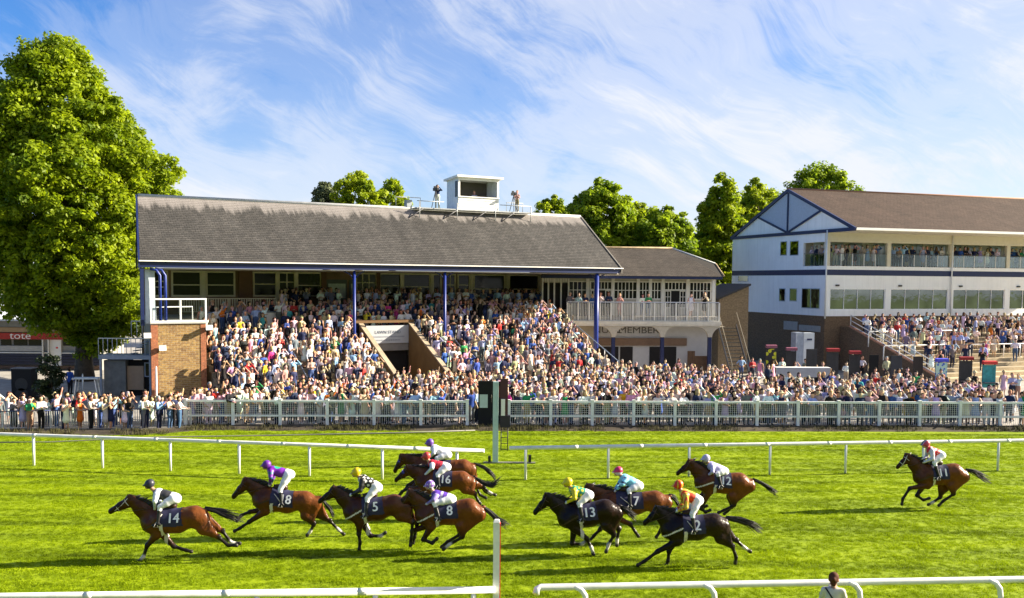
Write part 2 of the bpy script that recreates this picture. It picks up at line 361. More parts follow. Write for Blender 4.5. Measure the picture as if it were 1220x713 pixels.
pts = pts[np.array([p[1] < fl(p[0]) - 1.15 + .25 * math.sin(p[0] * 1.7) for p in pts])]
lump = np.sin(pts[:, 0] * 1.3 + np.sin(pts[:, 1] * 2.1) * 2) * np.sin(pts[:, 1] * 2.9 + np.sin(pts[:, 0] * .9))
scl = (.75 + .35 * np.random.rand(len(pts)) + .25 * lump) * np.where(np.random.rand(len(pts)) < .03, 1.7, 1.)
tag(scatter('grass', pts, scl, tuft(3), M_blade), 'short bright green turf blades covering the whole racecourse', 'grass', kind='stuff')
# weeds along the verge
n = 2600; xw = np.random.rand(n) * 58 - 28; f = np.random.rand(n) ** .7
pw = np.array([(x, fl(x) - 1.35 + 1.1 * q, .10 * q - .02) for x, q in zip(xw, f)]); keep = (np.sin(xw * 1.9) + np.sin(xw * .73 + 1) + np.random.randn(n) * .7) > -.2
tag(scatter('weeds', pw[keep], .7 + 1.1 * np.random.rand(keep.sum()), tuft(9, 12, .12, .13), mat('weeds', (.07, .065, .02), .9, .5, 2.)), 'dry weeds and tufts on the earth bank below the fence', 'weeds', kind='stuff')
# ================================================================== running rails, fence, posts
M_white = mat('white_plastic', (.74, .74, .71), .42, .16, 2.5, spec=.4)
M_joint = mat('joint_plastic', (.66, .66, .63), .45, .1)
M_wpaint = mat('white_paint', (.78, .77, .74), .5, .08, 2.)
M_wfence = mat('fence_white', (.78, .80, .80), .5, .14, 3.)
def running_rail(label, P, posts, r=.075, gap=None, curved=False, endcap=True):
    p0 = np.array(P[0]); root = empty('running_rail', (p0[0], p0[1], 0), 0, label, 'rail', 'plastic running rails')
    off = np.array([p0[0], p0[1], 0])
    MB().tube([np.array(p) - off for p in P], r, 12).build('rail', M_white, root)
    for q in posts:
        q = np.array(q) - off
        if curved:   # cranked post: leaves the rail toward the camera and bends down
            pp = [q + [-.16, 0, 0.0], q + [.02, -.03, -.005], q + [.14, -.06, -.05], q + [.22, -.08, -.16], q + [.25, -.08, -.34], q + [.25, -.08, -1.27 + 0]]
            pp[-1][2] = -.02
            MB().tube(pp, [.05, .06, .062, .062, .06, .06], 10).build('post', M_white, root)
        else:
            MB().tube([(q[0], q[1], -.02), (q[0], q[1], q[2] - .02)], [.048, .055], 10).build('post', M_white, root)
    d_ = np.array(P[-1]) - np.array(P[0]); n_ = int(np.linalg.norm(d_) / 2.6)
    for i in range(1, n_):
        c_ = np.array(P[0]) - off + d_ * i / n_; e_ = d_ / np.linalg.norm(d_)
        if not curved: MB().tube([c_ - e_ * .09, c_ + e_ * .09], r * 1.025, 12).build('joint_sleeve', M_joint, root)
    return root
ZR = 1.25
def railpts(px, z=ZR): return [gnd(x, y, z) for x, y in px]
def posts_on(px_list, a, b):
    """posts under the straight line a-b at the given picture columns"""
    o = []
    for px in px_list:
        lo, hi = 0., 1.
        best = min(np.linspace(-.35, 1.7, 1200), key=lambda k: abs((lambda p: (CX + F * p[0] / p[1]) - px)(a + (b - a) * k)))
        o.append(a + (b - a) * best)
    return o
L0, L1 = gnd(0, 517.5, ZR), gnd(577, 537.5, ZR); L00 = L0 + (L0 - L1) * .45
running_rail('white running rail on far side of course, section left of finish post', [L00, L0, (L0 + L1) / 2, L1], posts_on([-120, -42, 36, 118, 200, 283, 367, 455, 545], L0, L1))
R0, R1 = gnd(607, 534, ZR), gnd(1220, 525, ZR); R2 = R1 + (R1 - R0) * .45
running_rail('white running rail on far side of course, section right of finish post', [R0, (R0 + R1) / 2, R1, R2], posts_on([627, 727, 824, 921, 1013, 1106, 1196, 1290, 1385], R0, R1))
A0, A1 = gnd(-20, 711.5, ZR), gnd(590, 703, ZR)
running_rail('white near running rail at bottom left, left of red-edged post', [A0 + (A0 - A1) * .6, A0, A1], posts_on([-300, -160, 0, 155, 302, 446, 566], A0, A1), .075, curved=False)
B0, B1 = gnd(640, 700, ZR), gnd(1220, 690.5, ZR)
running_rail('white near running rail at bottom right with cranked posts', [B0 + np.array([-.03, -.1, -.12]), B0 + np.array([.0, -.03, -.03]), B0 + np.array([.08, 0, 0]), B1, B1 + (B1 - B0) * .7], posts_on([688, 844, 1020, 1190, 1360, 1530], B0, B1), .075, curved=True)
# spectator fence
FH = 1.32
def fence_section(label, x0, x1, nb):
    root = empty('spectator_fence', (x0, fl(x0), .12), math.atan2(fl(x1) - fl(x0), x1 - x0), label, 'fence', 'white mesh fences')
    Ls = math.hypot(x1 - x0, fl(x1) - fl(x0)); bw = Ls / nb
    m = MB()
    ww = bw - .16; nv = int(ww / .11)
    for i in range(nv + 1): x = .08 + ww * i / nv; m.box(x - .0055, x + .0055, -.008, .008, .06, FH - .12)
    for z in np.arange(.58, FH - .14, .105): m.box(.075, bw - .075, -.017, -.009, z - .0055, z + .0055)
    pm = m.mesh('mesh_panel'); postm = MB().box(-.075, .075, -.075, .075, -.05, FH).box(-.09, .09, -.09, .09, FH + .001, FH + .04).mesh('post')
    top = MB().box(.077, bw - .077, -.06, .06, FH - .13, FH - .02).mesh('top_rail'); midm = MB().box(.077, bw - .077, -.045, .045, .44, .53).mesh('mid_rail')
    for me in (pm, postm, top, midm): me.materials.append(M_wfence)
    for i in range(nb + 1):
        link('post', postm, None, root, (i * bw, 0, 0))
        if i < nb:
            link('mesh_panel', pm, None, root, (i * bw, 0, 0)); link('top_rail', top, None, root, (i * bw, 0, 0)); link('mid_rail', midm, None, root, (i * bw, 0, 0))
    return root
def fx(px):           # x on the fence line at a picture column
    x = 0.
    for _ in range(12): x = (px - CX) / F * fl(x)
    return x
fence_section('white wire mesh spectator fence left of the black finish board', fx(219), fx(557), 6)
fence_section('white wire mesh spectator fence right of the black finish board', fx(607), fx(1244), 13)
# left barrier with upright bars
Xa, Xb = fx(-60), fx(214)
root = empty('bar_barrier', (Xa, fl(Xa), .12), math.atan2(fl(Xb) - fl(Xa), Xb - Xa), 'grey steel barrier of upright bars with dark top rail, far left', 'barrier')
Lb = math.hypot(Xb - Xa, fl(Xb) - fl(Xa)); M_steel = mat('galvanised_steel', (.60, .60, .58), .45, .15, 6.); M_navyrail = mat('navy_rail', (.02, .035, .12), .4)
nb = 5; bw = Lb / nb; mm = MB()
for i in range(21): x = bw * (i + .5) / 21; mm.tube([(x, 0, .03), (x, 0, .84)], .021, 6)
bm_ = mm.mesh('bars'); bm_.materials.append(M_steel)
for i in range(nb):
    o = link('bars', bm_, None, root, (i * bw, 0, 0)); o['kind'] = 'stuff'
    MB().tube([(0, 0, .86), (bw, 0, .86)], .028, 8).build('top_rail', M_navyrail, root, loc=(i * bw, 0, 0)); MB().box(0, bw, -.015, .015, .0, .03).build('bottom_rail', M_steel, root, loc=(i * bw, 0, 0))
for i in range(nb + 1): MB().box(-.03, .03, -.03, .03, -.1, .84).build('post', M_steel, root, loc=(i * bw, 0, 0))
# low grey pipe lying on the verge at left
pl = [gnd(-60, 528, .02), gnd(60, 527, .02), gnd(190, 521, .03), gnd(330, 519, .03), gnd(470, 516, .04), gnd(566, 513, .04)]
tag(MB().tube(pl, .035, 8).build('pipe', mat('grey_pipe', (.16, .155, .14), .6)), 'long pale grey pipe lying along the foot of the earth bank', 'pipe')
# ---- winning post (far), with camera box and mirror board
p = gnd(590, 552, 0); root = empty('finish_post', (*p[:2], 0), 0, 'tall pale turquoise finish post with ladder and black box standing on grass', 'post')
M_turq = mat('turquoise_paint', (.40, .54, .55), .45, .1, 4.)
k = lambda px, py: (aty(px, py, p[1]) - p)
zt = k(588, 455)[2]
MB().box(-.11, .12, -.09, .09, 0, zt).build('mast', M_turq, root)
MB().box(.20, .62, -.16, .12, 1.55, 2.05).build('control_box', mat('dark_box', (.02, .015, .03), .5), root)
box('white_card', M_wpaint, root, .235, .40, -.19, -.17, 2.05, 2.75); box('backing_board', mat('dark_plum', (.06, .02, .025), .6), root, .20, .52, -.165, -.10, 2.06, 3.6)
m = MB()
for x in (.24, .52): m.tube([(x, -.05, .55), (x, -.05, 1.55)], .02, 6)
for z in (.6, .85, 1.1, 1.35): m.tube([(.24, -.05, z), (.52, -.05, z)], .015, 6)
m.build('ladder', mat('black_metal', (.012, .012, .014), .5), root)
MB().box(-.5, 1.7, -.10, .10, 0.005, .05).build('base_bar', mat('grey_pipe', 0), root); MB().box(1.40, 1.52, -.06, .06, .05, .36).build('foot_block', MATS['black_metal'], root); MB().box(-.30, -.19, -.08, .08, .05, .30).build('foot_block', MATS['black_metal'], root)
# ---- black board behind, standing in the fence line
xb0, xb1 = fx(570), fx(603); yb = fl(0)
root = empty('finish_board', ((xb0 + xb1) / 2, yb - .05, .0), 0, 'tall black double board standing in the fence gap behind finish post', 'board')
hw = (xb1 - xb0) / 2; zt = aty(587, 454, yb)[2]; M_blk = mat('matt_black', (.006, .006, .008), .85, .2)
box('panel', M_blk, root, -hw, -.02, -.06, .06, .06, zt); box('panel', M_blk, root, -.015, hw, -.065, .055, .06, zt - .02); box('red_strip', mat('dark_red_panel', (.10, .015, .02), .7), root, .2, .42, -.075, -.067, 1.6, zt - .25)
box('notice', mat('pale_notice', (.45, .55, .55), .5), root, -hw + .08, -hw + .5, -.085, -.065, 1.05, 1.75); box('side_frame', MATS['dark_box'], root, hw + .002, hw + .06, -.05, .05, .03, zt - .1)
# ---- near post with red edge
p = gnd(593, 713, 0); p[1] = A1[1] + .12; p[0] = (593.5 - CX) / F * p[1]; zt = aty(594, 622, p[1])[2]
root = empty('finish_marker', (p[0], p[1], 0), 0, 'white square marker post with red right edge by the near rail', 'post')
MB().add([(-.075, -.075, 0), (.060, -.075, 0), (.060, .075, 0), (-.075, .075, 0), (-.075, -.075, zt), (.060, -.075, zt), (.060, .075, zt), (-.075, .075, zt), (-.045, -.045, zt + .05), (.045, -.045, zt + .05), (.045, .045, zt + .05), (-.045, .045, zt + .05)],
         [(0, 1, 5, 4), (1, 2, 6, 5), (2, 3, 7, 6), (3, 0, 4, 7), (4, 5, 9, 8), (5, 6, 10, 9), (6, 7, 11, 10), (7, 4, 8, 11), (8, 9, 10, 11)]).build('shaft', M_white, root)
box('red_edge', mat('red_paint', (.62, .03, .015), .45), root, .0605, .078, -.07, .07, 0, zt - .02)
# ================================================================== roofs
def slate_mat(name, c0, c1, streak=.5, band=None, scale=1.):
    """small slates: brick pattern, lichen and rain streaks; UV = (along, up the slope) metres"""
    m = bpy.data.materials.new(name); m.use_nodes = True; t = m.node_tree; MATS[name] = m
    b = t.nodes['Principled BSDF']; b.inputs['Roughness'].default_value = .8; b.inputs['Specular IOR Level'].default_value = .25
    uv = nd(t, 'ShaderNodeTexCoord')
    br = nd(t, 'ShaderNodeTexBrick', i_Scale=1., offset=.5); t.links.new(uv.outputs['UV'], br.inputs['Vector'])
    br.inputs['Brick Width'].default_value = .30 * scale; br.inputs['Row Height'].default_value = .20 * scale; br.inputs['Mortar Size'].default_value = .012; br.inputs['Bias'].default_value = 0.
    br.inputs['Color1'].default_value = (*c0, 1); br.inputs['Color2'].default_value = (*c1, 1); br.inputs['Mortar'].default_value = (*[x * .35 for x in c0], 1)
    def noise(sx, sy, sc, det=5, r=.6):
        mp = nd(t, 'ShaderNodeMapping'); mp.inputs['Scale'].default_value = (sx, sy, 1); t.links.new(uv.outputs['UV'], mp.inputs[0])
        n = nd(t, 'ShaderNodeTexNoise', i_Scale=sc, i_Detail=det, i_Roughness=r); t.links.new(mp.outputs[0], n.inputs['Vector']); return n.outputs['Fac']
    st = noise(1., .16, 1.1, 5); pt = noise(1, 1, .35, 6); fn = noise(1, 1, 9, 4, .8)
    v = math_(t, 'MULTIPLY', math_(t, 'MULTIPLY_ADD', st, streak * 2, 1 - streak), math_(t, 'MULTIPLY_ADD', pt, .9, .55))
    v = math_(t, 'MULTIPLY', v, math_(t, 'MULTIPLY_ADD', fn, .9, .55))
    mx = nd(t, 'ShaderNodeMix', data_type='RGBA', blend_type='MULTIPLY'); mx.inputs[0].default_value = 1.
    t.links.new(br.outputs['Color'], mx.inputs[6]); t.links.new(v, mx.inputs[7]); col = mx.outputs[2]
    if band:          # pale lichen band hanging in ragged tongues from the ridge
        sp = nd(t, 'ShaderNodeSeparateXYZ'); t.links.new(uv.outputs['UV'], sp.inputs[0])
        ed = math_(t, 'ADD', math_(t, 'SUBTRACT', band[0], sp.outputs[1]), math_(t, 'MULTIPLY_ADD', noise(1., .02, 1.3, 6, .7), -4.2, 2.1))
        fac = ramp_(t, math_(t, 'MULTIPLY_ADD', ed, .30, .1), [(0., .85), (.40, .62), (.56, .0)])
        m2 = nd(t, 'ShaderNodeMix', data_type='RGBA'); t.links.new(fac, m2.inputs[0]); t.links.new(col, m2.inputs[6]); m2.inputs[7].default_value = (*band[1], 1); col = m2.outputs[2]
    t.links.new(col, b.inputs['Base Color'])
    bp = nd(t, 'ShaderNodeBump', i_Strength=.6, i_Distance=.03); t.links.new(math_(t, 'ADD', br.outputs['Fac'], math_(t, 'MULTIPLY', fn, -.8)), bp.inputs['Height']); bp.invert = True
    t.links.new(bp.outputs[0], b.inputs['Normal']); return m
def roof_slope(name, m, parent, P00, P10, P11, P01, course=.2, lip=.009):
    """lapped slate courses from the eave edge P00-P10 up to P01-P11, each course a thin lifted strip"""
    P00, P10, P11, P01 = [np.array(p, float) for p in (P00, P10, P11, P01)]
    Lup = np.linalg.norm((P01 + P11 - P00 - P10) / 2); n = max(2, int(Lup / course)); nn = np.cross(P10 - P00, P01 - P00); nn /= np.linalg.norm(nn)
    V = []; Fc = []; UV = []; du = (P10 - P00) / np.linalg.norm(P10 - P00)
    def pt(i): f = i / n; return P00 + (P01 - P00) * f, P10 + (P11 - P10) * f
    for i in range(n):
        a, b_ = pt(i); c, d = pt(i + 1); k = len(V)
        q = [a, b_, b_ + nn * lip * 2, a + nn * lip * 2, d + nn * lip * .3, c + nn * lip * .3]; V += q
        Fc += [(k, k + 1, k + 2, k + 3), (k + 3, k + 2, k + 4, k + 5)]
        u = lambda p: float((p - P00) @ du); v0 = Lup * i / n; v1 = Lup * (i + 1) / n
        UV += [(u(a), v0), (u(b_), v0), (u(b_), v0), (u(a), v0), (u(a), v0), (u(b_), v0), (u(d), v1), (u(c), v1)]
    me = bpy.data.meshes.new(name); me.from_pydata([tuple(v) for v in V], [], Fc); l = me.uv_layers.new(name='UVMap'); l.data.foreach_set('uv', np.array(UV, np.float32).ravel()); me.update()
    return link(name, me, m, parent)
def brick_mat(name, c0, c1, mortar, sc=1.):
    m = bpy.data.materials.new(name); m.use_nodes = True; t = m.node_tree; MATS[name] = m
    b = t.nodes['Principled BSDF']; b.inputs['Roughness'].default_value = .85
    g = nd(t, 'ShaderNodeTexCoord'); sp = nd(t, 'ShaderNodeSeparateXYZ'); t.links.new(g.outputs['Object'], sp.inputs[0]); cb = nd(t, 'ShaderNodeCombineXYZ')
    t.links.new(math_(t, 'ADD', sp.outputs[0], sp.outputs[1]), cb.inputs[0]); t.links.new(sp.outputs[2], cb.inputs[1])
    br = nd(t, 'ShaderNodeTexBrick', i_Scale=1.); t.links.new(cb.outputs[0], br.inputs['Vector'])
    br.inputs['Brick Width'].default_value = .225 * sc; br.inputs['Row Height'].default_value = .075 * sc; br.inputs['Mortar Size'].default_value = .007 * sc
    br.inputs['Color1'].default_value = (*c0, 1); br.inputs['Color2'].default_value = (*c1, 1); br.inputs['Mortar'].default_value = (*mortar, 1)
    n = nd(t, 'ShaderNodeTexNoise', i_Scale=7., i_Detail=5.); t.links.new(cb.outputs[0], n.inputs['Vector'])
    mx = nd(t, 'ShaderNodeMix', data_type='RGBA', blend_type='MULTIPLY'); mx.inputs[0].default_value = 1.; t.links.new(br.outputs['Color'], mx.inputs[6]); t.links.new(ramp_(t, n.outputs['Fac'], [(.35, .68), (.65, 1.1)]), mx.inputs[7])
    t.links.new(mx.outputs[2], b.inputs['Base Color'])
    bp = nd(t, 'ShaderNodeBump', i_Strength=.6, i_Distance=.02); t.links.new(br.outputs['Fac'], bp.inputs['Height']); bp.invert = True; t.links.new(bp.outputs[0], b.inputs['Normal']); return m
M_slate = slate_mat('grey_slate', (.044, .042, .041), (.068, .063, .060), .55, (7.2, (.27, .245, .235)))
M_slate2 = slate_mat('grey_slate_plain', (.062, .052, .044), (.090, .075, .063), .35)
M_tile = slate_mat('brown_tile', (.058, .036, .027), (.080, .052, .038), .25, None, 1.3)
M_blue = mat('royal_blue_paint', (.012, .030, .20), .4, .15, 2.)
M_navy = mat('navy_paint', (.008, .016, .075), .4, .15, 2.)
M_cream = mat('cream_paint', (.56, .51, .37), .55, .1, 2.)
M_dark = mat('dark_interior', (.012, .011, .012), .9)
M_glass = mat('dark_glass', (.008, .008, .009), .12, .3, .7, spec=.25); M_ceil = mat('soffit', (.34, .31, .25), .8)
M_brk_y = brick_mat('yellow_stock_brick', (.36, .22, .065), (.20, .105, .035), (.34, .28, .19), 1.5); M_brk_r = brick_mat('red_brick', (.36, .11, .04), (.30, .09, .035), (.28, .2, .14)); M_brk_b = brick_mat('brown_brick', (.16, .095, .05), (.20, .12, .06), (.20, .15, .1))
M_step = mat('terrace_concrete', (.30, .255, .19), .9, .3, 1.2, .3, 20); M_steelw = mat('white_steel', (.74, .74, .73), .4, .06)
def railing(name, m, parent, a, b, z0, z1, pitch=.13, r=.012, post=1.6, kind='stuff', topw=.05):
    """railing a-b (local s,t): posts, top rail, balusters (balusters too thin to pick apart: one part)"""
    a = np.array(a, float); b = np.array(b, float); Ln = np.linalg.norm(b - a); m1 = MB()
    P = lambda f, z: (*(a + (b - a) * f), z)
    nb = max(2, int(Ln / pitch))
    for i in range(nb + 1): m1.tube([P(i / nb, z0), P(i / nb, z1 - .02)], r, 4, False, False)
    m1.build('balusters', m, parent, 'stuff')
    MB().bar(P(0, z1), P(1, z1), topw).build('top_rail', m, parent); MB().bar(P(0, z0 + .03), P(1, z0 + .03), .04).build('bottom_rail', m, parent)
    npst = max(1, int(round(Ln / post)))
    for i in range(npst + 1): MB().bar(P(i / npst, z0 - .08), P(i / npst, z1 + .02), topw * 1.2).build('post', m, parent)
def window(parent, s0, s1, t, z0, z1, m=None, fw=.07, mull=(), trans=(), glass=None, depth=.06, name='window'):
    """frame ring with bars (one part) and its panes (sub-parts)"""
    m = m or M_cream; f = MB()
    xs = [s0] + [s0 + (s1 - s0) * q for q in mull] + [s1]; zs = [z0] + [z0 + (z1 - z0) * q for q in trans] + [z1]
    f.box(s0 - fw, s0, t - depth, t, z0 - fw, z1 + fw); f.box(s1, s1 + fw, t - depth, t, z0 - fw, z1 + fw); f.box(s0, s1, t - depth, t, z0 - fw, z0); f.box(s0, s1, t - depth, t, z1, z1 + fw)
    for x in xs[1:-1]: f.box(x - fw * .35, x + fw * .35, t - depth * .8, t, z0, z1)
    for z in zs[1:-1]: f.box(s0, s1, t - depth * .7, t - .004, z - fw * .3, z + fw * .3)
    o = f.build(name, m, parent)
    for i in range(len(xs) - 1):
        for j in range(len(zs) - 1): MB().box(xs[i] + .002, xs[i + 1] - .002, t - .028, t - .02, zs[j] + .002, zs[j + 1] - .002).build('pane', glass or M_glass, o)
    return o
# ================================================================== main grandstand
A = aty(166, 309, 57.); fm = Fr(A, 30)
ms = empty('grandstand', (fm.o[0], fm.o[1], 0), fm.yaw, 'long slate roofed grandstand with blue posts and packed terraces', 'grandstand')
S1 = 34.85; ZE = 8.72; TR, ZR_ = 5.5, 12.95; TB = 9.5
OB = .15
roof = roof_slope('roof', M_slate, ms, (0, -.15, ZE), (S1, -.15, ZE), (S1, TR, ZR_), (OB * TR, TR, ZR_))
roof_slope('back_slope', M_slate2, roof, (S1, 2 * TR + .15, ZE), (OB * 2 * TR, 2 * TR + .15, ZE), (OB * TR, TR, ZR_), (S1, TR, ZR_), .4)
MB().tube([(OB * TR, TR, ZR_ + .02), (S1, TR, ZR_ + .02)], .13, 8).build('ridge_cap', mat('lead_ridge', (.42, .42, .42), .6, .2, 3.), roof)
MB().box(-.08, S1 + .15, -.34, -.17, ZE - .03, ZE + .035).build('gutter', M_wpaint, roof)
MB().box(-.05, S1 - .05, -.16, .06, ZE - .38, ZE - .072).build('fascia', M_navy, ms)
for s in (-.12, S1 + .01):
    M_bb = M_navy if s < 1 else mat('verge_grey', (.14, .13, .12), .8)
    q_ = OB if s < 1 else 0
    MB().prism([(s, -.25, ZE - .38), (s, -.25, ZE + .04), (s + q_ * TR, TR, ZR_ + .1), (s + q_ * 2 * TR, 2 * TR + .3, ZE + .04), (s + q_ * 2 * TR, 2 * TR + .3, ZE - .38), (s + q_ * TR, TR, ZR_ - .35)], (.10, 0, 0)).build('barge_board', M_bb, roof)
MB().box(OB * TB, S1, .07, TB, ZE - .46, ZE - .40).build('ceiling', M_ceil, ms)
for s, q_ in ((.02, OB), (S1 - .1, 0)): MB().prism([(s, .1, ZE - .4), (s + q_ * 2 * TR, 2 * TR, ZE - .4), (s + q_ * TR, TR, ZR_ - .3)], (.06, 0, 0)).build('gable_wall', mat('white_cladding', (.66, .67, .68), .6), ms)
# back wall with window bays
MB().box(OB * TB + .15, S1, TB, TB + .2, 0, ZE - .46).build('back_wall', mat('concourse_wall', (.20, .13, .075), .8, .2, .6), ms)
def sx(px, t, y=340): return fm.onT(px, y, t)[0]
wz0, wz1 = 6.55, 8.12
bays = [(184, 198, (.5,), (.35, .6)), (206, 238, (), (.45,)), (247, 278, (), (.45,)), (303, 328, (), (.5,)), (333, 350, (.5,), (.6,)), (355, 381, (), (.45,)), (425, 447, (.3, .65), (.6,)), (453, 476, (), (.45,)), (481, 511, (), (.4,)), (516, 524, (), ()),
        (531, 541, (.5,), (.5,)), (546, 558, (), (.5,)), (565, 600, (), (.3,)), (607, 640, (), (.3,))]
for a0, a1, mu, tr in bays: window(ms, sx(a0, TB), sx(a1, TB), TB - .01, wz0, wz1, M_cream, .12, mu, tr, depth=.09)
for a0, a1 in ((389, 413), (416, 424)):
    s0, s1 = sx(a0, TB), sx(a1, TB); dr = MB().box(s0, s1, TB - .05, TB - .005, 5.25, 7.7).build('door', mat('door_green_grey', (.06, .08, .075), .5), ms)
    MB().box(s0 + .12, s1 - .12, TB - .075, TB - .055, 6.3, 7.4).build('pane', mat('pale_glass', (.35, .42, .42), .15, .2), dr)
M_lead = mat('brick_pier', (.14, .075, .045), .85)
for a0, a1 in ((284, 300), (382, 388), (448, 452)): box('pier', M_lead, ms, sx(a0, TB), sx(a1, TB), TB - .22, TB - .004, 5.2, ZE - .47)
for px in (242, 330, 352, 478, 514, 561, 604, 643): s = sx(px, TB); box('pilaster', M_cream, ms, s - .14, s + .14, TB - .16, TB - .005, 5.2, ZE - .47)
# floors, terrace steps
def tz(t): return 2.1 + .48 * t
T0, T1_ = -3.7, 4.8; nst = 12; dt = (T1_ - T0) / nst; dzs = (4.4 - .32) / nst
SL, SV0, SV1 = 3.9, sx(432, 2.5, 400), sx(487, 2.5, 400); SE = fm.onT(657, 380, T1_)[0]
for i in range(nst):
    t0 = T0 + i * dt; z = .32 + (i + 1) * dzs; in_v = t0 < 3.4
    for a_, b_ in ((SL, SV0 - .26), (SV1 + .26, SE)) if in_v else ((SL, SE),):
        MB().box(a_, b_, t0, t0 + dt + (0 if i < nst - 1 else .0), .02, z).build('step', M_step, ms)
MB().box(SL, SE, T1_ + .001, 6.6, .02, 4.4).build('walkway', M_step, ms); MB().box(OB * 8 + .5, S1 - .1, 6.601, TB - .001, .02, 5.2).build('concourse', M_step, ms)
MB().box(1.3, SL - .001, 3., 6.6, .02, 5.2).build('concourse_end', M_step, ms); MB().box(SE + .001, S1 - .1, 3.2, 6.6, .02, 4.4).build('landing', M_step, ms)
# vomitory: passage mouth with sign
M_vwall = mat('passage_wall', (.17, .11, .045), .85, .2, 1., .2, 15); M_coping = mat('coping_stone', (.34, .27, .19), .85, .2, 2.)
vz = 4.62
for s in (SV0 - .25, SV1):
    MB().prism([(s, 2.5, .05), (s, 2.5, vz - .02), (s, -4.6, 1.15), (s, -4.6, .05)], (.25, 0, 0)).build('wing_wall', M_vwall, ms)
    MB().prism([(s - .04, 2.45, vz - .015), (s - .04, 2.45, vz + .09), (s - .04, -4.7, 1.25), (s - .04, -4.7, 1.145)], (.33, 0, 0)).build('coping', M_coping, ms)
box('lintel_wall', mat('passage_lintel', (.22, .21, .20), .8), ms, SV0, SV1, 2.55, 2.8, 2.75, vz - .13); box('lintel_cap', mat('timber_cap', (.17, .095, .04), .8), ms, SV0 - .5, SV1 + .4, 2.48, 2.85, vz + .1, vz + .3)
box('passage_shade', M_dark, ms, SV0, SV1, 2.83, 4.1, .1, 4.40); box('passage_roof', M_step, ms, SV0 - .25, SV1 + .25, 2.86, T1_, 4.41, 4.5)  # solid near-black box stands in for the shade inside the passage
sg = MB().box(SV0 + .25, SV1 - .02, 2.47, 2.54, 3.28, 4.52).build('sign', mat('sign_white', (.46, .48, .52), .5, .04), ms)
M_ink = mat('sign_ink', (.11, .13, .18), .6); sc_ = (SV0 + .25 + SV1) / 2
lettering('lettering', 'LAWN STAND', .30, M_ink, sg, (sc_, 2.46, 4.05), 0, .004)
for z, wd in ((3.74, 1.25), (3.50, .95)):
    m = MB(); x = sc_ - wd; rr = random.Random(5)
    while x < sc_ + wd: l = .05 + .10 * rr.random(); m.box(x, min(x + l, sc_ + wd), 2.462, 2.468, z - .045, z + .045); x += l + .03
    m.build('small_print', mat('sign_ink_pale', (.27, .29, .34), .6), sg)
# railings of the walkway and concourse
railing('rail', M_cream, ms, (sx(214, 6.4, 360), 6.55), (sx(330, 6.4, 360), 6.55), 5.45, 6.35, .16, .035, 3.)
railing('rail', M_wpaint, ms, (sx(372, T1_, 380), T1_), (sx(556, T1_, 380), T1_), 4.45, 5.3, .17, .025, 2.5)
for a0, a1 in ((248, 330), (572, 655)):
    s0, s1 = sx(a0, T1_, 378), sx(a1, T1_, 378); box('parapet', M_wpaint, ms, s0, s1, T1_ + .02, T1_ + .12, 4.41, 5.42); MB().bar((s0, T1_ + .07, 5.47), (s1, T1_ + .07, 5.47), .07).build('hand_rail', mat('grey_blue_rail', (.20, .26, .36), .5), ms)
# right end wall of terrace, with sloping rail
MB().prism([(SE, T1_, .05), (SE, T1_, 5.0), (SE, T0 - .4, 1.2), (SE, T0 - .4, .05)], (.3, 0, 0)).build('end_wall', M_coping, ms)
MB().tube([(SE + .15, T1_, 5.75), (SE + .15, T0 - .4, 1.95)], .04, 6).build('hand_rail', MATS['grey_blue_rail'], ms)
for f in (.05, .3, .55, .8, .98): z = 5.0 + (1.2 - 5.0) * f; t = T1_ + (T0 - .4 - T1_) * f; MB().tube([(SE + .15, t, z - .05), (SE + .15, t, z + .72)], .03, 6).build('rail_post', M_steelw, ms)
# aisle handrails on the terrace
for px in (348, 455, 500, 548, 600):
    s = sx(px, 0, 400)
    if SV0 - 1 < s < SV1 + 1: continue
    m = MB()
    for f in (0, .33, .66, 1): t = -3 + 7 * f; z = tz(t) + .2; m.tube([(s, t, z - .3), (s, t, z + .85)], .022, 6)
    m.tube([(s, -3, tz(-3) + 1.05), (s, 4, tz(4) + 1.05)], .025, 6); m.build('aisle_rail', mat('blue_grey_steel', (.16, .2, .32), .5), ms)
# roof posts
for px, foot in ((422, 1), (530, 1), (711, 1)):
    s = sx(px, .15, 330); r = .11 if px < 700 else .19
    po = MB().tube([(s, .15, .3), (s, .15, ZE - .42)], [r, r * .9], 10).build('post', M_blue, ms)
    br = MB()
    for d in (-1, 1): br.tube([(s + d * r * .8, .15, ZE - .9), (s + d * .35, .15, ZE - .62), (s + d * .75, .15, ZE - .44)], .05, 6)
    br.build('bracket', M_navy, po)
# left corner: posts and pipes
box('corner_post', M_navy, ms, .02, .22, -.1, .12, 4.9, ZE - .4); box('end_panel', mat('pale_panel', (.52, .58, .64), .6), ms, .35, .9, .3, .4, 5.0, ZE - .5)
for s in (1.12, 1.42): MB().tube([(s - .55, .0, ZE - .46), (s - .2, -.05, ZE - .52), (s, -.1, ZE - .85), (s, -.1, 5.1)], .09, 8).build('pipe', M_blue, ms)
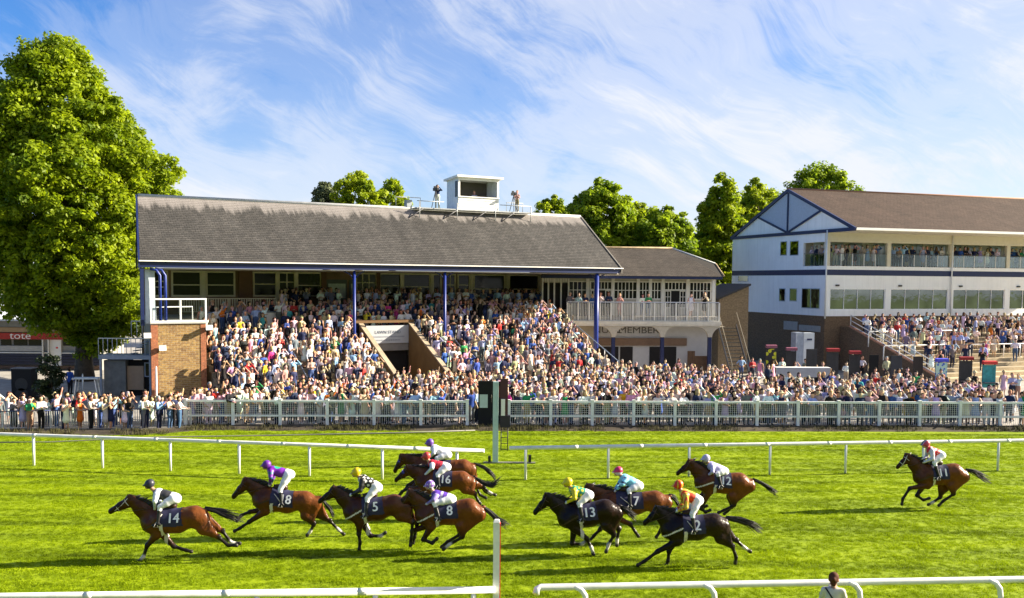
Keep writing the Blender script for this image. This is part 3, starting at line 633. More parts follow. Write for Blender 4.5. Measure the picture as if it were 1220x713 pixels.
# brick camera podium
b0, b1 = fm.onT(180, 386, -1.2)[0], fm.onT(245, 386, -1.2)[0]; zt = fm.onT(200, 386, -1.2)[1]
po = MB().prism([(b0, -1.2, .05), (b1, -1.2, .05), (b1, 2.9, .05), (b0 + .78, 2.9, .05)], (0, 0, zt - .05)).build('brick_podium', M_brk_y, ms)
for s0, s1 in ((b0 - .02, b0 + .36), (b1 - .3, b1 + .02)): box('quoin_strip', M_brk_r, po, s0, s1, -1.225, -1.05, .06, zt - .005)
MB().prism([(b0 - .06, -1.28, zt), (b1 + .08, -1.28, zt), (b1 + .08, 2.9, zt), (b0 + .75, 2.9, zt)], (0, 0, .09)).build('coping', mat('grey_coping', (.40, .39, .37), .8), po)
zr = fm.onT(200, 357.5, -1.2)[1]; fr_ = MB(); q0, q1 = b0 + .02, b1 + .03
for s in (q0, (q0 + q1) / 2 + .1, q1): fr_.box(s - .05, s + .05, -1.2, -1.1, zt + .09, zr)
fr_.box(q0 - .05, q1 + .05, -1.205, -1.095, zr, zr + .09); fr_.box(q0 - .05, q1 + .05, -1.205, -1.095, zt + .092, zt + .18); fr_.build('glazed_rail_frame', M_steelw, po)
box('glass', clear_glass('rail_glass', (.93, .96, .96), .0), po, q0 + .05, q1 - .05, -1.155, -1.145, zt + .19, zr - .005)
fr_ = MB(); fr_.tube([(q0 + .5, .2, zt + .1), (q0 + .5, .2, zt + .95), (q1 - .5, .2, zt + .95), (q1 - .5, .2, zt + .1)], .04, 8); fr_.build('inner_rail', M_steelw, po)
for s, z in ((b0 - .28, 4.35), (b0 + .55, 3.6), (b1 + .12, 4.75)):
    l = MB().box(s - .16, s + .16, -1.62, -1.30, z - .10, z + .12); l.prism([(s - .2, -1.7, z - .1), (s + .2, -1.7, z - .1), (s + .2, -1.63, z + .2), (s - .2, -1.63, z + .2)], (0, .02, 0)); l.tube([(s, -1.3, z), (s, -1.0, z + .02)], .03, 6); l.build('floodlight', mat('lamp_grey', (.66, .66, .64), .4), po)
# ================================================================== rooftop commentary box and its deck
def deck_pt(px, py, t): s, z = fm.onT(px, py, t); return s, z
TD = 4.6
d0, d1 = deck_pt(497, 252, TD)[0], deck_pt(635, 262, TD)[0]; zd = 12.95
root = empty('roof_deck', fm.w(d0, TD, 12.0), fm.yaw, 'steel walkway deck with railings bracketed on the slate roof', 'platform')
M_dks = mat('deck_steel', (.34, .35, .36), .5, .2, 4., metal=.3); Ld = d1 - d0
def LZ(z): return z - 12.0
box('deck', M_dks, root, 0, Ld, 0, 2.0, LZ(zd), LZ(zd + .08))
m = MB()
for q in (.02, .33, .66, .98): m.tube([(Ld * q, 0, LZ(zd - 1.0) + .12), (Ld * q, 0, LZ(zd + .55))], .035, 6)
m.build('front_legs', M_dks, root); m = MB()
for q in (.02, .3, .55, .8): m.tube([(Ld * q - .9, -.1, LZ(zd - .72)), (Ld * q + .3, 0, LZ(zd))], .035, 6)
m.build('braces', mat('dark_steel', (.05, .05, .06), .5), root)
for a_, b_ in ((0, .22), (.70, .98)): MB().tube([(Ld * a_, 0, LZ(zd + .55)), (Ld * b_, 0, LZ(zd + .55))], .028, 6).build('guard_rail', M_dks, root)
for a_, b_ in ((-.1, .1), (.85, 1.)):
    m = MB(); m.tube([(Ld * a_, 1.6, LZ(zd)), (Ld * a_, 1.6, LZ(zd + .9)), (Ld * b_, 1.6, LZ(zd + .9)), (Ld * b_, 1.6, LZ(zd))], .03, 6); m.build('guard_rail', M_dks, root)
box('equipment_case', mat('grey_case', (.30, .33, .36), .6), root, -.45, -.05, .8, 1.3, LZ(zd - .3), LZ(zd + .65))
TBX = 5.2; c0, c1 = deck_pt(546, 235, TBX)[0], deck_pt(594, 235, TBX)[0]; zb, ztop = zd + .09, deck_pt(570, 213, TBX)[1]
root = empty('commentary_box', fm.w(c0, TBX, zb), fm.yaw, 'white boarded commentary box with open front window on roof deck', 'cabin')
Wd, Dp, Hh = c1 - c0, 1.9, ztop - zb; M_board = mat('white_boarding', (.80, .79, .75), .5, .05)
sill = .40 * Hh
m = MB(); n = 4
for i in range(n): m.box(.0, Wd, -.02 - .02 * (i % 2), .04, sill * i / n + .014, sill * (i + 1) / n - .018)
m.build('front_boards', M_board, root)
box('side_wall', mat('boarding_blue_shade', (.62, .68, .76), .5), root, -.02, .05, .045, Dp, 0, Hh - .02); box('side_wall', MATS['boarding_blue_shade'], root, Wd - .05, Wd + .02, .045, Dp, 0, Hh - .02); box('back_wall', mat('box_inside', (.10, .09, .08), .8), root, .05, Wd - .05, Dp - .06, Dp, 0, Hh - .02); box('floor', MATS['box_inside'], root, .05, Wd - .05, .05, Dp - .06, 0, .1)  # white boarding tinted bluish on the sides: shade painted into the colour
for s in (-.01, Wd - .14): box('front_post', M_board, root, s, s + .15, -.03, .03, sill + .001, Hh - .18)
box('sill', M_board, root, -.04, Wd + .04, -.12, .06, sill - .005, sill + .06); box('header', M_board, root, -.02, Wd + .02, -.03, .035, Hh - .18, Hh)
MB().prism([(-.22, -.3, Hh + .17), (-.22, -.3, Hh + .02), (-.22, Dp + .2, Hh - .15), (-.22, Dp + .2, Hh)], (Wd + .5, 0, 0)).build('roof', mat('box_roof', (.72, .72, .70), .5), root); box('desk', MATS['box_inside'], root, .15, Wd - .15, .07, .5, sill - .1, sill - .04)
box('side_window', M_glass, root, -.035, -.022, .08, .5, sill, Hh - .25)
# ================================================================== members' pavilion
Mo = aty(676, 361, 76.); fp = Fr(Mo, 4.)
pv = empty('members_pavilion', (fp.o[0], fp.o[1], 0), fp.yaw, 'white pavilion with balustraded balcony, blue pillars and hipped slate roof', 'pavilion')
PX = lambda px, py, t=0.: fp.onT(px, py, t)
Wp = PX(857, 362)[0]; zf = PX(800, 384)[1]; zr = PX(800, 361.5)[1]; zrf = PX(800, 331, 1.2)[1]
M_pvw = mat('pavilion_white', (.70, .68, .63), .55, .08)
box('balcony_slab', mat('slab_white', (.58, .56, .52), .6), pv, -1., Wp + .1, -.12, 3.0, zf - .32, zf + .0); box('slab_edge', mat('slab_edge', (.62, .58, .50), .6), pv, -1., Wp + .14, -.2, -.121, zf - .2, zf + .06)
n = 14; bw = (Wp) / n
m = MB()
for i in range(7): s = bw * (i + .5) / 7; m.box(s - .021, s + .021, -.01, .02, zf + .12, zr - .05)
bal = m.mesh('balusters'); bal.materials.append(M_pvw)
for i in range(n + 1):
    box('rail_post', M_pvw, pv, i * bw - .05, i * bw + .05, -.06, .05, zf + .061, zr + .02)
    if i < n: o = link('balusters', bal, None, pv, (i * bw, 0, 0)); o['kind'] = 'stuff'
box('top_rail', mat('rail_blue_grey', (.42, .44, .52), .5), pv, 0, Wp, -.05, .06, zr + .021, zr + .1); box('bottom_rail', M_pvw, pv, 0, Wp, -.025, .035, zf + .065, zf + .12)
TW = 2.6; Wr = PX(853, 345, TW)[0]
box('upper_wall', mat('balcony_wall_shaded', (.40, .38, .33), .6, .1), pv, -1.5, Wr, TW, TW + .25, zf + .01, zrf - .05); box('side_wall', M_pvw, pv, Wr - .25, Wr - .002, TW + .26, 9, zf + .01, zrf - .05)  # upper wall tone lowered: partial shade behind the balcony is in its colour
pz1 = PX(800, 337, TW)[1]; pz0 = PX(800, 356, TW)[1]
M_pgl = mat('pavilion_glass', (.012, .013, .013), .1, .3, .7, spec=.3); box('balcony_floor', M_con, pv, 0, Wp, .1, TW - .01, zf + .005, zr - 1.08)
for a0, a1, mu in ((678, 698, 4), (732, 758, 6), (762, 773, 3), (776, 787, 3), (822, 846, 6)): window(pv, PX(a0, 345, TW)[0], PX(a1, 345, TW)[0], TW - .01, pz0, pz1, M_pvw, .09, [i / mu for i in range(1, mu)], (.5,), M_pgl)
for a0, a1 in ((704, 728), (792, 817)):
    s0, s1 = PX(a0, 345, TW)[0], PX(a1, 345, TW)[0]; w_ = s1 - s0
    window(pv, s0, s1, TW - .01, pz1 - .55, pz1, M_pvw, .09, (.17, .33, .5, .67, .83), (), M_pgl); box('doorway', M_dark, pv, s0 + w_ * .3, s0 + w_ * .7, TW - .03, TW - .012, zf + .05, pz1 - .68)
    for q in (0, .72): window(pv, s0 + w_ * q + .05, s0 + w_ * (q + .26), TW - .01, zf + 1.1, pz1 - .72, M_pvw, .06, (.5,), (.33, .66), M_pgl)
for px in (700, 730, 760, 774.5, 789.5, 819, 850): s = PX(px, 345, 1.3)[0]; box('column', M_pvw, pv, s - .12, s + .12, 1.2, 1.4, zf + .01, zrf - .1) if px in (850,) else box('pilaster', M_pvw, pv, PX(px, 345, TW)[0] - .13, PX(px, 345, TW)[0] + .13, TW - .14, TW - .011, zf + .02, zrf - .1)
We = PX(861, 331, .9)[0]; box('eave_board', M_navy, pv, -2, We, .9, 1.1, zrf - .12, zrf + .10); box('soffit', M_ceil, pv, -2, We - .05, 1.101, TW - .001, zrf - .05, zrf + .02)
TP = 6.2; Sp, Zp = PX(801, 296.5, TP); Sk, Zk = PX(850.5, 315, TP - 2.2)
rf = roof_slope('roof', M_slate2, pv, (-2, .85, zrf + .1), (We + .1, .85, zrf + .1), (Sp, TP, Zp), (-2, TP, Zp), .22)
MB().add([(Sp, TP, Zp), (We + .1, .85, zrf + .1), (Sk + .15, TP - 2.2, Zk), ], [(0, 1, 2)]).build('hip_face', M_slate2, rf)
MB().add([(Sk + .15, TP - 2.2, Zk), (We + .1, .85, zrf + .1), (We + .1, 2 * TP, zrf + .1), (Sk + .15, TP + 2.2, Zk), (Sp, TP, Zp)], [(0, 1, 2, 3), (0, 3, 4)]).build('hip_end', M_tile, rf)
MB().quad((-2, TP, Zp), (Sp, TP, Zp), (We, 2 * TP, zrf + .1), (-2, 2 * TP, zrf + .1)).build('back_slope', M_slate2, rf)
MB().tube([(-2, TP, Zp + .04), (Sp, TP, Zp + .04)], .09, 6).build('ridge_tiles', mat('ochre_ridge', (.30, .22, .13), .8, .4, 2.), rf); MB().tube([(Sp, TP, Zp + .03), (Sk + .15, TP - 2.2, Zk + .03)], .07, 6).build('hip_tiles', mat('pale_lead', (.55, .55, .55), .6), rf); MB().tube([(Sk + .15, TP - 2.2, Zk + .03), (We + .1, .9, zrf + .15)], .07, 6).build('hip_tiles', MATS['ochre_ridge'], rf)
for px in (646, 653, 660, 668, 677): s = PX(px, 345, TW)[0]; box('lobby_post', M_pvw, pv, s - .06, s + .06, TW - .30, TW - .16, zf + .3, zrf - .12)
for a0, a1 in ((646.6, 652.4), (653.6, 659.4), (660.6, 667.4), (668.6, 676.4)): box('lobby_pane', M_dark, pv, PX(a0, 345, TW)[0], PX(a1, 345, TW)[0], TW - .14, TW - .10, zf + .9, zrf - .5)
m = MB(); s0_, s1_ = PX(645, 327, TW)[0], PX(676, 327, TW)[0]
for i in range(16): m.box(s0_ + (s1_ - s0_) * i / 16, s0_ + (s1_ - s0_) * (i + .6) / 16, TW - .36, TW - .32, zrf - .42, zrf - .02)
m.build('valance', M_pvw, pv, 'stuff')
# lower storey: white fascia with lettering, brown band, shop front, bracketed pillars
zs = zf - .33; M_shade = mat('members_wall_shaded', (.42, .42, .43), .6, .06)  # white wall greyed: shade under the balcony put into the colour
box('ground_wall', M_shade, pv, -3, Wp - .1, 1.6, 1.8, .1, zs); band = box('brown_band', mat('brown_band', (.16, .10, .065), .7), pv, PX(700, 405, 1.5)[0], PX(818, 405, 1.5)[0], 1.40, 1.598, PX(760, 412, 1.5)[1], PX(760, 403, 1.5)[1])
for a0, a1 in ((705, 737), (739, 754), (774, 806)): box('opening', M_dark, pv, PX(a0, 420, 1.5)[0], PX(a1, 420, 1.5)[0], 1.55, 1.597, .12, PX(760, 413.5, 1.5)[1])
zl = PX(760, 394, 1.55)[1]; lettering('lettering', 'MEMBERS', .72, mat('grey_letters', (.085, .08, .075), .6), pv, (PX(764, 394, 1.55)[0], 1.58, zl), 0, .012, 1.25); lettering('lettering', 'ANNUAL', .72, MATS['grey_letters'], pv, (PX(714, 394, 1.55)[0], 1.58, zl), 0, .012, 1.25)
for px in (731, 789.5, 846):
    s = PX(px, 400)[0]; zc = PX(px, 402)[1]
    pl_ = MB().box(s - .14, s + .14, .02, .30, .1, zc).build('pillar', M_navy, pv)
    wd = 1.05; prof = [(s - .16, zc), (s + .16, zc)] + [(s + .16 + wd * (1 - math.cos(q)), zc + (zs - zc) * math.sin(q)) for q in np.linspace(.25, 1.57, 6)] + [(s - .16 - wd * (1 - math.cos(q)), zc + (zs - zc) * math.sin(q)) for q in np.linspace(1.57, .25, 6)]
    MB().prism([(x, -.02, z - .002) for x, z in prof], (0, .36, 0)).build('bracket', mat('bracket_cream_shaded', (.44, .40, .33), .6), pl_)  # cream dimmed as well, painting in the shade below the slab
# brown outside stair at right of the pavilion
st = empty('outside_stair', fp.w(Wp + 1.0, -1.5, .1), fp.yaw, 'dark open stair climbing beside the pavilion to the brick store', 'stairs')
for i in range(14): box('tread', mat('stair_tread', (.04, .04, .04), .8), st, -.3, 1.1, i * .28, i * .28 + .26, .28 * i + .2, .28 * i + .25)
for s in (-.36, 1.14): MB().prism([(s, 0, 0), (s, 0, .3), (s, 3.95, 4.2), (s, 3.95, 3.9)], (.05, 0, 0)).build('stringer', MATS['dark_steel'], st); MB().tube([(s, -.1, .1), (s, -.1, 1.25), (s, 3.9, 5.15)], .035, 6).build('hand_rail', mat('pale_timber', (.14, .12, .09), .7), st)
# timber hoarding under the right end of pavilion
h = empty('timber_hoarding', fp.w(PX(819, 425, .6)[0], .6, .1), fp.yaw, 'dark brown board hoarding at right end of pavilion ground floor', 'hoarding'); L_ = PX(846, 425, .6)[0] - PX(819, 425, .6)[0]
for i in range(9): box('board', mat('brown_board', (.10, .055, .03), .8, .3, 3.), h, L_ * i / 9 + .005, L_ * (i + 1) / 9 - .005, 0, .04, 0, 1.7 if i > 2 else 2.1)
# ================================================================== low brick store between pavilion and stand
Bc = aty(983, 377, 84.); fb = Fr(Bc, 18.)
sw = fb.onS(891, 340, -.6)
q0 = aty(857, 346, 86); q1 = aty(891, 340, 83.)
fs_ = Fr(aty(856, 395, 80.), 10.)
ws = fs_.onT(891, 395)[0]; z0s = fs_.onT(856, 357)[1]; z1s = fs_.onT(890, 340.5)[1]
sr = empty('brick_store', (fs_.o[0], fs_.o[1], .1), fs_.yaw, 'plain brown brick store with lean-to roof left of white stand', 'building')
MB().prism([(0, 0, 0), (ws, 0, 0), (ws, 0, z1s - .1), (0, 0, z0s - .1)], (0, 6, 0)).build('wall', brick_mat('store_brick', (.21, .15, .085), (.24, .17, .10), (.22, .17, .11)), sr)
MB().prism([(-.2, -.15, z0s - .16), (ws + .12, -.15, z1s - .1), (ws + .12, -.15, z1s + .06), (-.2, -.15, z0s)], (0, 6.3, 0)).build('roof', mat('felt_roof', (.035, .035, .04), .8), sr)
# ================================================================== white stand at right
rs = empty('white_stand', (fb.o[0], fb.o[1], 0), fb.yaw, 'white two storey stand with brown tiled roof, navy stripe and glazed balconies', 'grandstand')
RX = lambda px, py, t=0.: fb.onT(px, py, t)
LR = 36.; DP = 15.6; zB = 4.84; zS0, zS1 = 8.41, 8.90; zBal = 9.22; zE = 12.2; OV = -3.65; ZA = 16.2; TA = 6.0
M_clad = clad_mat('white_cladding_r', (.86, .87, .88)); M_cladg = clad_mat('white_cladding_front', (.87, .87, .87))
M_strp = mat('navy_stripe', (.008, .018, .080), .45, .1)
w0, w1 = RX(987, 345)[1], RX(987, 368.5)[1]; w0, w1 = max(w0, w1), min(w0, w1)
cols = [RX(p, 350)[0] for p in (1058, 1132.5, 1200)]; bayw = cols[1] - cols[0]; edges = [.15] + cols + [cols[-1] + bayw * k for k in (1, 2)]
edges = [e for e in edges if e < LR]
# front wall bands (openings left for the windows)
box('wall_base', M_brk_b, rs, .04, LR, .10, .3, .1, zB); box('wall_low', M_cladg, rs, 0, LR, 0, .25, zB, w1 - .06); box('wall_mid', M_cladg, rs, 0, LR, 0, .25, w0 + .06, zS0)
box('stripe', M_strp, rs, -.012, LR, -.02, .25, zS0 + .002, zS1 - .002); box('balcony_kerb', M_cladg, rs, 0, LR, -.005, .25, zS1, zBal); box('balcony_floor', M_con, rs, .3, LR, .26, 3.2, zBal - .15, zBal)
for e in edges: box('wall_pier', M_cladg, rs, e - .28, e + .28, .0, .25, w1 - .059, w0 + .059)
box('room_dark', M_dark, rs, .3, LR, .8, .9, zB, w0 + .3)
M_rg = mat('stand_glass', (.17, .19, .17), .03, .4, .35, .25, .9, metal=1.)
for a0, a1 in zip(edges[:-1], edges[1:]):
    window(rs, a0 + .36, a1 - .36, .14, w1, w0, M_cladg, .06, (.25, .5, .75), (), M_rg, .1)
    box('bulkhead_lamp', mat('dark_lamp', (.03, .03, .03), .5), rs, (a0 + a1) / 2 - .16 - 2.2, (a0 + a1) / 2 + .16 - 2.2, -.14, -.002, w0 + .28, w0 + .42)
# balcony: columns, header, glass fronts, back wall with doors
M_crw = mat('balcony_cream', (.62, .58, .47), .6, .06); zH = RX(1100, 287.5)[1]
box('header', M_crw, rs, .0, LR, .02, .3, zH - .25, zE - .02); box('balcony_back_wall', mat('balcony_back', (.70, .67, .56), .7), rs, 3.0, LR, 3.2, 3.4, zBal, zE); box('balcony_ceiling', M_crw, rs, .3, LR, .31, 3.19, zE - .12, zE - .06)
for i, e in enumerate(edges):
    box('column', M_crw, rs, e - .2, e + .2, .02, .3, zBal + .001, zH - .251)
    if i in (0, 2, 4): MB().tube([(e + (-.05 if i else -.25), -.12, zE + .1), (e + (-.05 if i else -.25), -.12, zB - .2)], .07, 8).build('down_pipe', M_steelw, rs)
M_bgl = clear_glass('balcony_glass', (.82, .87, .86), .0, .35)
for a0, a1 in zip(edges[:-1], edges[1:]):
    n = 5; m = MB(); ww = (a1 - a0 - .4) / n
    box('balcony_rail', mat('dark_rail', (.05, .05, .05), .4), rs, a0 + .2, a1 - .2, .08, .13, zBal + 1.08, zBal + 1.13)
    for i in range(1, n): s = a0 + .2 + ww * i; box('glass_post', M_steelw, rs, s - .03, s + .03, .08, .12, zBal + .002, zBal + 1.078)
    for i in range(n): s = a0 + .2 + ww * i; box('glass_panel', M_bgl, rs, s + .04, s + ww - .04, .095, .107, zBal + .05, zBal + 1.05)
    for q in (.12, .40, .72): window(rs, a0 + (a1 - a0) * q, a0 + (a1 - a0) * (q + .2), 3.19, zBal + .15, zBal + 2.15, mat('pale_frame', (.5, .5, .46), .5), .06, (.5,), (), mat('reflecting_glass', (.42, .52, .56), .08, .25, .4, spec=.8), name='balcony_door')
# gable side
box('side_base', M_brk_b, rs, .06, .3, .31, DP, .1, zB); box('side_low', M_clad, rs, 0, .24, .26, DP, zB, zS0); box('side_stripe', M_strp, rs, -.013, .24, .26, DP + .01, zS0 + .002, zS1 - .002)
tb0, tb1 = .3, fb.onS(957, 300, 0)[0]; tb1 = max(1.5, min(tb1, 5.))
box('side_high', M_clad, rs, 0, .24, tb1, DP, zS1, zE - .02); box('side_kerb', M_clad, rs, 0, .24, .26, tb1 - .001, zS1, zBal); box('side_header', M_clad, rs, 0, .24, .31, tb1 - .001, zH - .25, zE - .02); box('balcony_end_wall', MATS['balcony_back'], rs, .245, 3., tb1 + .6, tb1 + .8, zBal, zE - .13)
for q0_, q1_ in ((.32, tb1 / 2), (tb1 / 2 + .05, tb1 - .1)): MB().box(.10, .112, q0_ + .05, q1_ - .02, zBal + .05, zBal + 1.05).build('glass_panel', M_bgl, rs)
MB().box(.08, .13, .3, tb1, zBal + 1.08, zBal + 1.13).build('balcony_rail', MATS['dark_rail'], rs)
def side_win(px0, px1, py0, py1, mull=0):
    t1, zz1 = fb.onS(px0, py0); t0, zz0 = fb.onS(px1, py1); t0_, zz1 = fb.onS((px0 + px1) / 2, py0)[0], fb.onS((px0 + px1) / 2, py0)[1]; zz0 = fb.onS((px0 + px1) / 2, py1)[1]
    f = MB(); fw = .07
    f.box(-.03, .02, t0 - fw, t0, zz0 - fw, zz1 + fw); f.box(-.03, .02, t1, t1 + fw, zz0 - fw, zz1 + fw); f.box(-.03, .02, t0, t1, zz1, zz1 + fw); f.box(-.03, .02, t0, t1, zz0 - fw, zz0)
    if mull: f.box(-.03, -.004, (t0 + t1) / 2 - .03, (t0 + t1) / 2 + .03, zz0, zz1)
    o = f.build('side_window', mat('grey_frame', (.40, .46, .52), .5), rs); MB().box(-.018, -.008, t0 + .002, t1 - .002, zz0 + .002, zz1 - .002).build('pane', M_rg, o)
for a_ in ((930.5, 937, 288.5, 304), (942, 951, 288, 304), (929, 935, 344.5, 358.5), (941.5, 949, 344.5, 358.5), (956, 976, 344.5, 367, 1)): side_win(*a_)
for px0, px1, py0, py1 in ((880, 891, 329, 335),): side_win(px0, px1, py0, py1)
# gable truss and boarding
M_gab = mat('gable_mesh_grey', (.40, .46, .56), .7, .1, 6.)
tk0, zk0 = fb.onS(938, 279)
MB().add([(.06, OV, zE), (.06, DP, zE), (.06, TA, ZA)], [(0, 1, 2)]).build('gable_panel', M_clad, rs)
cx0 = TA; kf = .47
ka = np.array([OV + (TA - OV) * kf, zE + (ZA - zE) * kf]); kb = np.array([DP + (TA - DP) * kf, zE + (ZA - zE) * kf])
MB().add([(.03, cx0, zE + .05), (.03, kb[0], kb[1]), (.03, TA, ZA - .1), (.03, ka[0], ka[1])], [(0, 1, 2, 3)]).build('gable_diamond', M_gab, rs)
def beam(name, a, b, w_=.26, x0=-.10, x1=.02):
    a = np.array(a, float); b = np.array(b, float); d = (b - a) / np.linalg.norm(b - a); n_ = np.array([-d[1], d[0]]) * w_ / 2
    P = [a + n_, b + n_, b - n_, a - n_]; MB().prism([(x0, p[0], p[1]) for p in P], (x1 - x0, 0, 0)).build(name, M_strp, rs)
beam('gable_beam', (OV - .1, zE + .02), (DP + .1, zE + .02), .30); beam('gable_beam', (OV - .2, zE), (TA, ZA + .02), .28, -.14, .025); beam('gable_beam', (DP + .2, zE), (TA, ZA + .02), .28, -.145, .026)
beam('gable_strut', (TA, zE + .15), (TA, ZA - .2), .18, -.06, .01); beam('gable_strut', (TA, zE + .15), ka, .18, -.065, .012); beam('gable_strut', (TA, zE + .15), kb, .18, -.066, .013)
rr_ = roof_slope('roof', M_tile, rs, (-.15, OV, zE + .12), (LR, OV, zE + .12), (LR, TA, ZA + .12), (-.15, TA, ZA + .12), .26); roof_slope('back_slope', M_tile, rr_, (LR, DP + .3, zE), (-.15, DP + .3, zE), (-.15, TA, ZA + .12), (LR, TA, ZA + .12), .6)
MB().tube([(-.15, TA, ZA + .16), (LR, TA, ZA + .16)], .1, 6).build('ridge_tiles', mat('ridge_brown', (.30, .15, .09), .8), rr_)
box('gutter', M_wpaint, rr_, .05, LR, OV - .16, OV - .01, zE - .06, zE + .14); box('soffit', mat('soffit_cream', (.60, .57, .48), .7), rs, .03, LR, OV, .01, zE - .10, zE - .03); box('back_wall', M_clad, rs, .3, LR, DP - .2, DP, .1, zE)
# services on the brick base of the gable side
for px0, px1, py0, py1 in ((934, 950, 382.5, 394), (952, 977, 387, 396)):
    t1, z1 = fb.onS(px0, py0); t0, z0 = fb.onS(px1, py1); box('vent_panel', mat('vent_grey', (.30, .30, .30), .6), rs, -.03, .055, t0, t1, z0, z1)
# ---- right terrace steps in front of white stand
TT0, TT1 = -11.8, -1.2; nst2 = 11; dt2 = (TT1 - TT0) / nst2; zt2 = 3.35; sA = 1.9
ter = empty('terrace', fb.w(sA, TT0, .1), fb.yaw, 'stepped buff concrete viewing terrace in front of the white stand', 'terrace')
for i in range(nst2):
    z = (zt2 - .25) * (i + 1) / nst2 + .1; box('step', mat('buff_concrete', (.42, .34, .22), .9, .25, 1.5, .3, 18), ter, 0, LR - sA, i * dt2, (i + 1) * dt2 if i < nst2 - 1 else -TT0 + .08, 0, z)
MB().prism([(-.3, 0, 0), (-.3, 0, .5), (-.3, TT1 - TT0, zt2 + .5), (-.3, TT1 - TT0 + 1.2, zt2 + .5), (-.3, TT1 - TT0 + 1.2, 0)], (.28, 0, 0)).build('side_wall', M_brk_b, ter); MB().prism([(-.34, -.02, .5), (-.34, -.02, .62), (-.34, TT1 - TT0, zt2 + .62), (-.34, TT1 - TT0, zt2 + .5)], (.36, 0, 0)).build('coping', mat('brick_coping', (.40, .20, .12), .8), ter)
sr_ = empty('stair_railing', fb.w(sA - .15, TT0, .1), fb.yaw, 'white sloping stair railing at left edge of the buff terrace', 'railing')
n = 10
for k in range(5): q = k / 4; t = (TT1 - TT0) * q; z = zt2 * q + .55; MB().tube([(0, t, z), (0, t, z + 1.0)], .04, 6).build('post', M_steelw, sr_)
for o_ in (.95, .5, .12): MB().tube([(0, 0, .55 + o_), (0, TT1 - TT0, zt2 + .55 + o_)], .04, 6).build('rail', M_steelw, sr_)
def barrier_rail(label, px0, px1, pyt, t):
    s0 = RX(px0, pyt, t)[0]; s1 = RX(px1, pyt, t)[0]; zt_ = RX((px0 + px1) / 2, pyt, t)[1]
    k = min(nst2 - 1, max(0, int((t - TT0) / dt2))); z0 = (zt2 - .25) * (k + 1) / nst2 + .2
    o = empty('crush_barrier', fb.w(s0, t, z0), fb.yaw, label, 'barrier', 'white crush barriers on the buff terrace'); hgt = max(.95, zt_ - z0); L_ = s1 - s0
    MB().tube([(0, 0, 0), (0, 0, hgt - .12), (.12, 0, hgt), (L_ - .12, 0, hgt), (L_, 0, hgt - .12), (L_, 0, 0)], .045, 8).build('rail', M_steelw, o)
    for q in np.linspace(0, 1, max(2, int(L_ / 1.5)) + 1)[1:-1]: MB().tube([(L_ * q, 0, 0), (L_ * q, 0, hgt - .04)], .035, 6).build('post', M_steelw, o)
for a_ in (('white tubular barrier high on terrace, nearest the stair railing', 1035, 1068, 395, -4.6), ('white tubular barrier high on terrace, middle of the three', 1096, 1146, 394, -4.6), ('white tubular barrier high on terrace at right picture edge', 1192, 1240, 393, -4.6),
           ('long white tubular barrier low on terrace, nearest stair railing', 1053, 1126, 411.5, -7.6), ('long white tubular barrier low on terrace at the right', 1156, 1235, 410, -7.6)): barrier_rail(*a_)
# ================================================================== trees
def leaf_mat(name, c0, c1, tr=.4):
    m = bpy.data.materials.new(name); m.use_nodes = True; t = m.node_tree; MATS[name] = m
    b = t.nodes['Principled BSDF']; b.inputs['Roughness'].default_value = .55; b.inputs['Specular IOR Level'].default_value = .25
    a = nd(t, 'ShaderNodeAttribute', attribute_name='lv'); mx = nd(t, 'ShaderNodeMix', data_type='RGBA'); t.links.new(a.outputs['Fac'], mx.inputs[0]); mx.inputs[6].default_value = (*c0, 1); mx.inputs[7].default_value = (*c1, 1)
    t.links.new(mx.outputs[2], b.inputs['Base Color']); tl = nd(t, 'ShaderNodeBsdfTranslucent'); t.links.new(mx.outputs[2], tl.inputs[0])
    ms_ = nd(t, 'ShaderNodeMixShader'); ms_.inputs[0].default_value = tr; o = t.nodes['Material Output']; t.links.new(b.outputs[0], ms_.inputs[1]); t.links.new(tl.outputs[0], ms_.inputs[2]); t.links.new(ms_.outputs[0], o.inputs[0]); return m
M_bark = mat('bark', (.085, .065, .045), .95, .35, 4., .6, 12)
